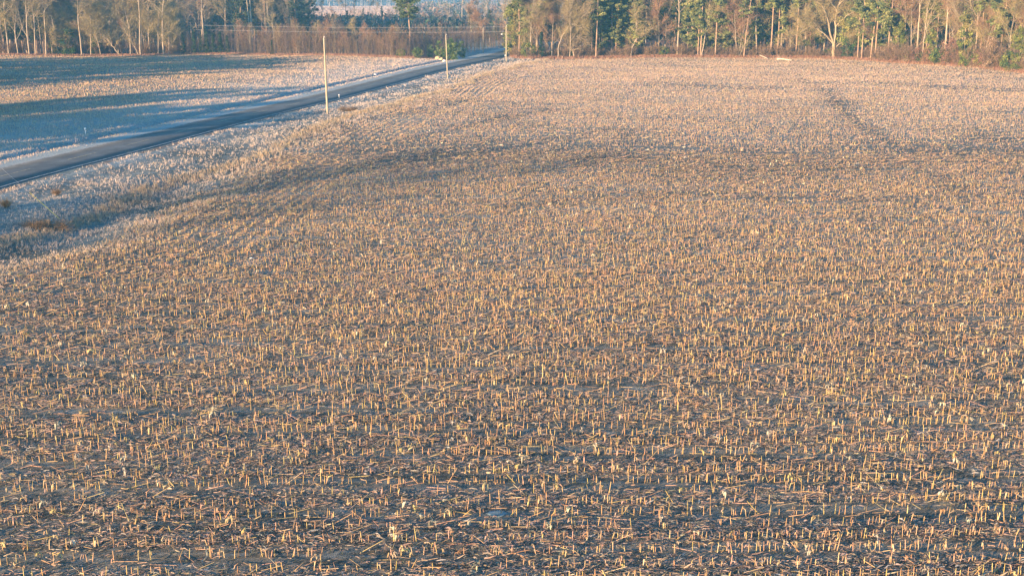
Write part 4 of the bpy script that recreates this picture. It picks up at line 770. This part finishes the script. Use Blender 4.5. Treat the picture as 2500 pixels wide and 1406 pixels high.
# ------------------------------------------------------------ poles, lamp, wires
def pole(px, py, h, label, rad=.15, lean=(0, 0), extras=None):
    x, y = at(px, py); z0 = H1(x, y); e = empty('utility_pole', (x, y, z0), label, 'utility pole'); P = np.array([(lean[0]*t*h, lean[1]*t*h, -.5+t*(h+.5)) for t in np.linspace(0, 1, 6)])
    V, Fs = tubes([(P, np.linspace(rad*1.15, rad*.8, 6))], 10); top = P[-1]; r = rad*.8; th = np.arange(10)/10*6.283
    V = np.vstack([V, [top+[0, 0, .06]]]); k = len(V)-11; Fs.append(np.array([[k+i, k+(i+1) % 10, len(V)-1] for i in range(10)])); obj('shaft', mesh('shaft', V, Fs, M_pole, smooth=True), e)
    V, Fs = tubes([(np.array([top+[0, 0, -.1], top+[.05, 0, .16]]), [.035, .035]), (np.array([top+[.05, 0, .14], top+[.05, 0, .2], top+[.05, 0, .26]]), [.05, .075, .03])], 8); obj('insulator', mesh('insulator', V, Fs, M_white), e)
    V, Fs = tubes([(np.array([top*.99+[r+.02, 0, -.4], top*.99+[r+.02, 0, -1.1]]), [.02, .02])], 6); obj('ground_wire', mesh('ground_wire', V, Fs, M_metal), e)
    return e, x, y, z0, top
h1 = 10.6; pole(800, 281, h1, 'tall leaning wooden pole nearest the camera, on the verge', .14, (-.012, 0)); pole(1093, 190, 8.7, 'wooden pole standing right of the road in the middle distance', .125, (-.03, 0))
e, x3, y3, z3, top3 = pole(1236, 148, 8.6, 'pole with a street lamp at the corner of the right wood', .15)
V, Fs = tubes([(np.array([(0, 0, 6.6), (-.5, 0, 6.75), (-1.0, 0, 6.7)]), [.035, .035, .03])], 8); arm = obj('lamp_arm', mesh('lamp_arm', V, Fs, M_metal), e)
th = np.linspace(0, 2*np.pi, 13)[:-1]; rings = [(.05, .10), (.16, .06), (.20, -.02), (.17, -.10), (.05, -.15)]
V = np.array([(-1.1+r*1.5*math.cos(t), r*math.sin(t), 6.7+z) for r, z in rings for t in th]); i = np.array([[a*12+b_, a*12+(b_+1) % 12, (a+1)*12+(b_+1) % 12, (a+1)*12+b_] for a in range(4) for b_ in range(12)]); obj('lamp_head', mesh('lamp_head', V, [i], M_lamp, smooth=True), arm)
def box_mesh(name, c, s, m):
    V = np.array([(c[0]+a*s[0]/2, c[1]+b_*s[1]/2, c[2]+k*s[2]/2) for a in (-1, 1) for b_ in (-1, 1) for k in (-1, 1)]); return mesh(name, V, [np.array([[0, 1, 3, 2], [4, 6, 7, 5], [0, 4, 5, 1], [2, 3, 7, 6], [0, 2, 6, 4], [1, 5, 7, 3]])], m)
obj('meter_box', box_mesh('meter_box', (-.26, -.02, 1.4), (.24, .2, .42), M_lamp), e)
pole(1180, 127, 7.0, 'farthest pole, beyond the bend of the road', .15)
ef, xf, yf, zf, topf = pole(60, 121, 9.6, 'pole hidden among the left-hand trees carrying the two lines', .15)
for k, dz in enumerate((-.05, -1.3)):
    a = np.array([x3, y3, z3+8.6+dz]); b_ = np.array([xf, yf, zf+9.5+dz]); t = np.linspace(0, 1, 30)[:, None]; P = a+(b_-a)*t; P[:, 2] -= 1.1*(1-(2*t[:, 0]-1)**2)
    V, Fs = tubes([(P, np.full(30, .013))], 4); tag(obj('power_line', mesh('power_line', V, Fs, M_wire)), ('upper' if k == 0 else 'lower')+' of the two thin lines crossing above the thicket to the lamp pole', 'power line')
# guyed pole just left of the photo, its guy wire and yellow guard in view
x0, y0 = at(-160, 520); xg, yg = at(150, 522); e0 = pole(-160, 520, 10.4, 'pole just outside the left edge that holds the guy wire', .16)[0]
b_ = np.array([0, 0, 0.]); tp = np.array([x0-xg, y0-yg, 9.6]); g = empty('guy_wire', (xg, yg, H1(xg, yg)), 'guy wire with a yellow guard slanting down in front of the road', 'guy wire')
V, Fs = tubes([(np.array([b_, tp*.5, tp]), [.007]*3)], 5); obj('cable', mesh('cable', V, Fs, M_wire), g)
V, Fs = tubes([(np.array([tp*.012, tp*.12, tp*.235]), [.022]*3)], 8); obj('yellow_guard', mesh('yellow_guard', V, Fs, M_yellow), g)
# white marker stakes and scraps
for px, py, h, lab in ((209, 327, .9, 'small white marker post in the frosted field left of the road'), (828, 240, .6, 'short pale stake on the far side of the road')):
    x, y = at(px, py); e = empty('marker_post', (x, y, H1(x, y)), lab, 'marker post'); V, Fs = tubes([(np.array([(0, 0, -.1), (0, 0, h*.7)]), [.03, .03])], 8); obj('post', mesh('post', V, Fs, M_white), e); V, Fs = tubes([(np.array([(0, 0, h*.68), (0, 0, h*.72), (0, 0, h*.98), (0, 0, h)]), [.03, .10, .10, .02])], 8); obj('cap', mesh('cap', V, Fs, M_white), e)
def blob(name, px, py, s, m, label, cat, seed, col=None, zoff=0, flat=.5, group=None):
    rg = np.random.default_rng(seed); x, y = at(px, py); a = np.linspace(0, 2*np.pi, 11)[:-1]; b = np.linspace(-1.3, 1.3, 6)
    V = np.array([(math.cos(q)*math.cos(t), math.sin(q)*math.cos(t), math.sin(t)) for t in b for q in a])*rg.uniform(.72, 1.2, (60, 1))*np.array([s, s*.8, s*flat])
    i = [[r*10+c, r*10+(c+1) % 10, (r+1)*10+(c+1) % 10, (r+1)*10+c] for r in range(5) for c in range(10)]; V = np.vstack([V, [[0, 0, -s*flat], [0, 0, s*flat]]]); t3 = [[60, (c+1) % 10, c] for c in range(10)]+[[61, 50+c, 50+(c+1) % 10] for c in range(10)]
    o = obj(name, mesh(name, V, [np.array(i), np.array(t3)], m, None if col is None else np.broadcast_to(col, (62, 3)))); o.location = (x, y, H1(x, y)+zoff+s*flat*.4); return tag(o, label, cat, group)
for i, (px, py, s, c, lab) in enumerate(((1069, 146, .75, (.62, .44, .25), 'largest tan boulder of the roadside heap'), (1077, 148, .6, (.66, .50, .30), 'tan boulder in the middle of the roadside heap'), (1085, 149.5, .5, (.70, .66, .58), 'whitish boulder right of the tan ones'), (1092, 147, .35, (.72, .70, .64), 'white stone behind the second pole'), (1096, 144, .32, (.6, .58, .52), 'small pale stone at the right end of the heap'), (1073, 143, .55, (.56, .38, .22), 'brown boulder at the back of the heap'))):
    blob('boulder', px, py, s, M_rock, lab, 'boulder', 400+i, c, flat=.75)
blob('plastic_scrap', 916, 181, .38, M_white, 'white scrap lying on the field side of the road', 'litter', 410, flat=.45); blob('plastic_scrap', 614, 621, .16, M_white, 'small white scrap lying in the stubble left of centre', 'litter', 411, flat=.35); 
blob('plastic_scrap', 1082, 152, .2, M_white, 'tiny white bit beside the boulders', 'litter', 412, flat=.5)
blob('frozen_puddle', 1213, 1270, .36, simple('puddle_ice', (.10, .17, .19), (.24, .32, .34), 9, .35), 'small pale blue frozen puddle between corn rows', 'puddle', 420, flat=.03)
for i, (a, b_, lab) in enumerate((((1848, 140), (1874, 146), 'bleached fallen log at the wood edge, left one'), ((1896, 148), (1932, 150), 'bleached fallen log lying flat, right one'))):
    p, q = at(*a), at(*b_); e = empty('fallen_log', (p[0], p[1]-.5, H1(*p)), lab, 'log'); D = np.array([q[0]-p[0], q[1]-p[1], 0]); P = np.array([D*t+[0, 0, .28+(.5*(1-t) if i == 0 else .1*math.sin(5*t))] for t in np.linspace(0, 1, 7)]); V, Fs = tubes([(P, np.linspace(.2, .10, 7)), (np.array([P[1], P[1]+[-.3, .1, .9]]), [.07, .03])], 8); obj('trunk', mesh('trunk', V, Fs, M_wood, smooth=True), e)
# weed clumps on the verge and in the stubble
for i, (px, py, w_, h_, pal, lab) in enumerate(((112, 540, 2.4, .9, BRUSH, 'brown tangled brush mound at the foot of the guy wire'), (15, 498, 1.3, 1.5, [(.55, .36, .18), (.48, .30, .16)], 'orange-tan tall grass clump at the left edge below the road'),
    (137, 468, .8, .7, BRUSH, 'small tan weed clump above the guy wire'),
    (850, 276, 2.2, .8, BRUSH, 'tan weeds at the foot of the nearest pole'))):
    a, b2 = make_bush(500+i, w=w_, h=h_, pal=pal, leaf=min(.09, w_*.07), n=22, per=30, stems=14, crown_mat=M_dead, twiggy=3); x, y = at(px, py); e = empty('weed_clump', (x, y, H1(x, y)), lab, 'weeds', None, 0, (1.25, 1.0, .62) if w_ > 1 and h_ < 1.2 else (.5, .5, .42)); obj('stems', a, e); obj('foliage', b2, e)

# ------------------------------------------------------------ the air
m = bpy.data.materials.new('haze_air'); m.use_nodes = True; n = m.node_tree.nodes; n.remove(n['Principled BSDF']); pv = n.new('ShaderNodeVolumePrincipled'); pv.inputs['Color'].default_value = (.20, .60, 1.0, 1); pv.inputs['Density'].default_value = .00036; pv.inputs['Anisotropy'].default_value = 0.0
m.node_tree.links.new(pv.outputs[0], n['Material Output'].inputs['Volume'])
hz = obj('haze', box_mesh('haze', (0, 850, 15.5), (2600, 1980, 36), m)); tag(hz, kind='stuff', label='thin blue morning haze over the fields', cat='haze')
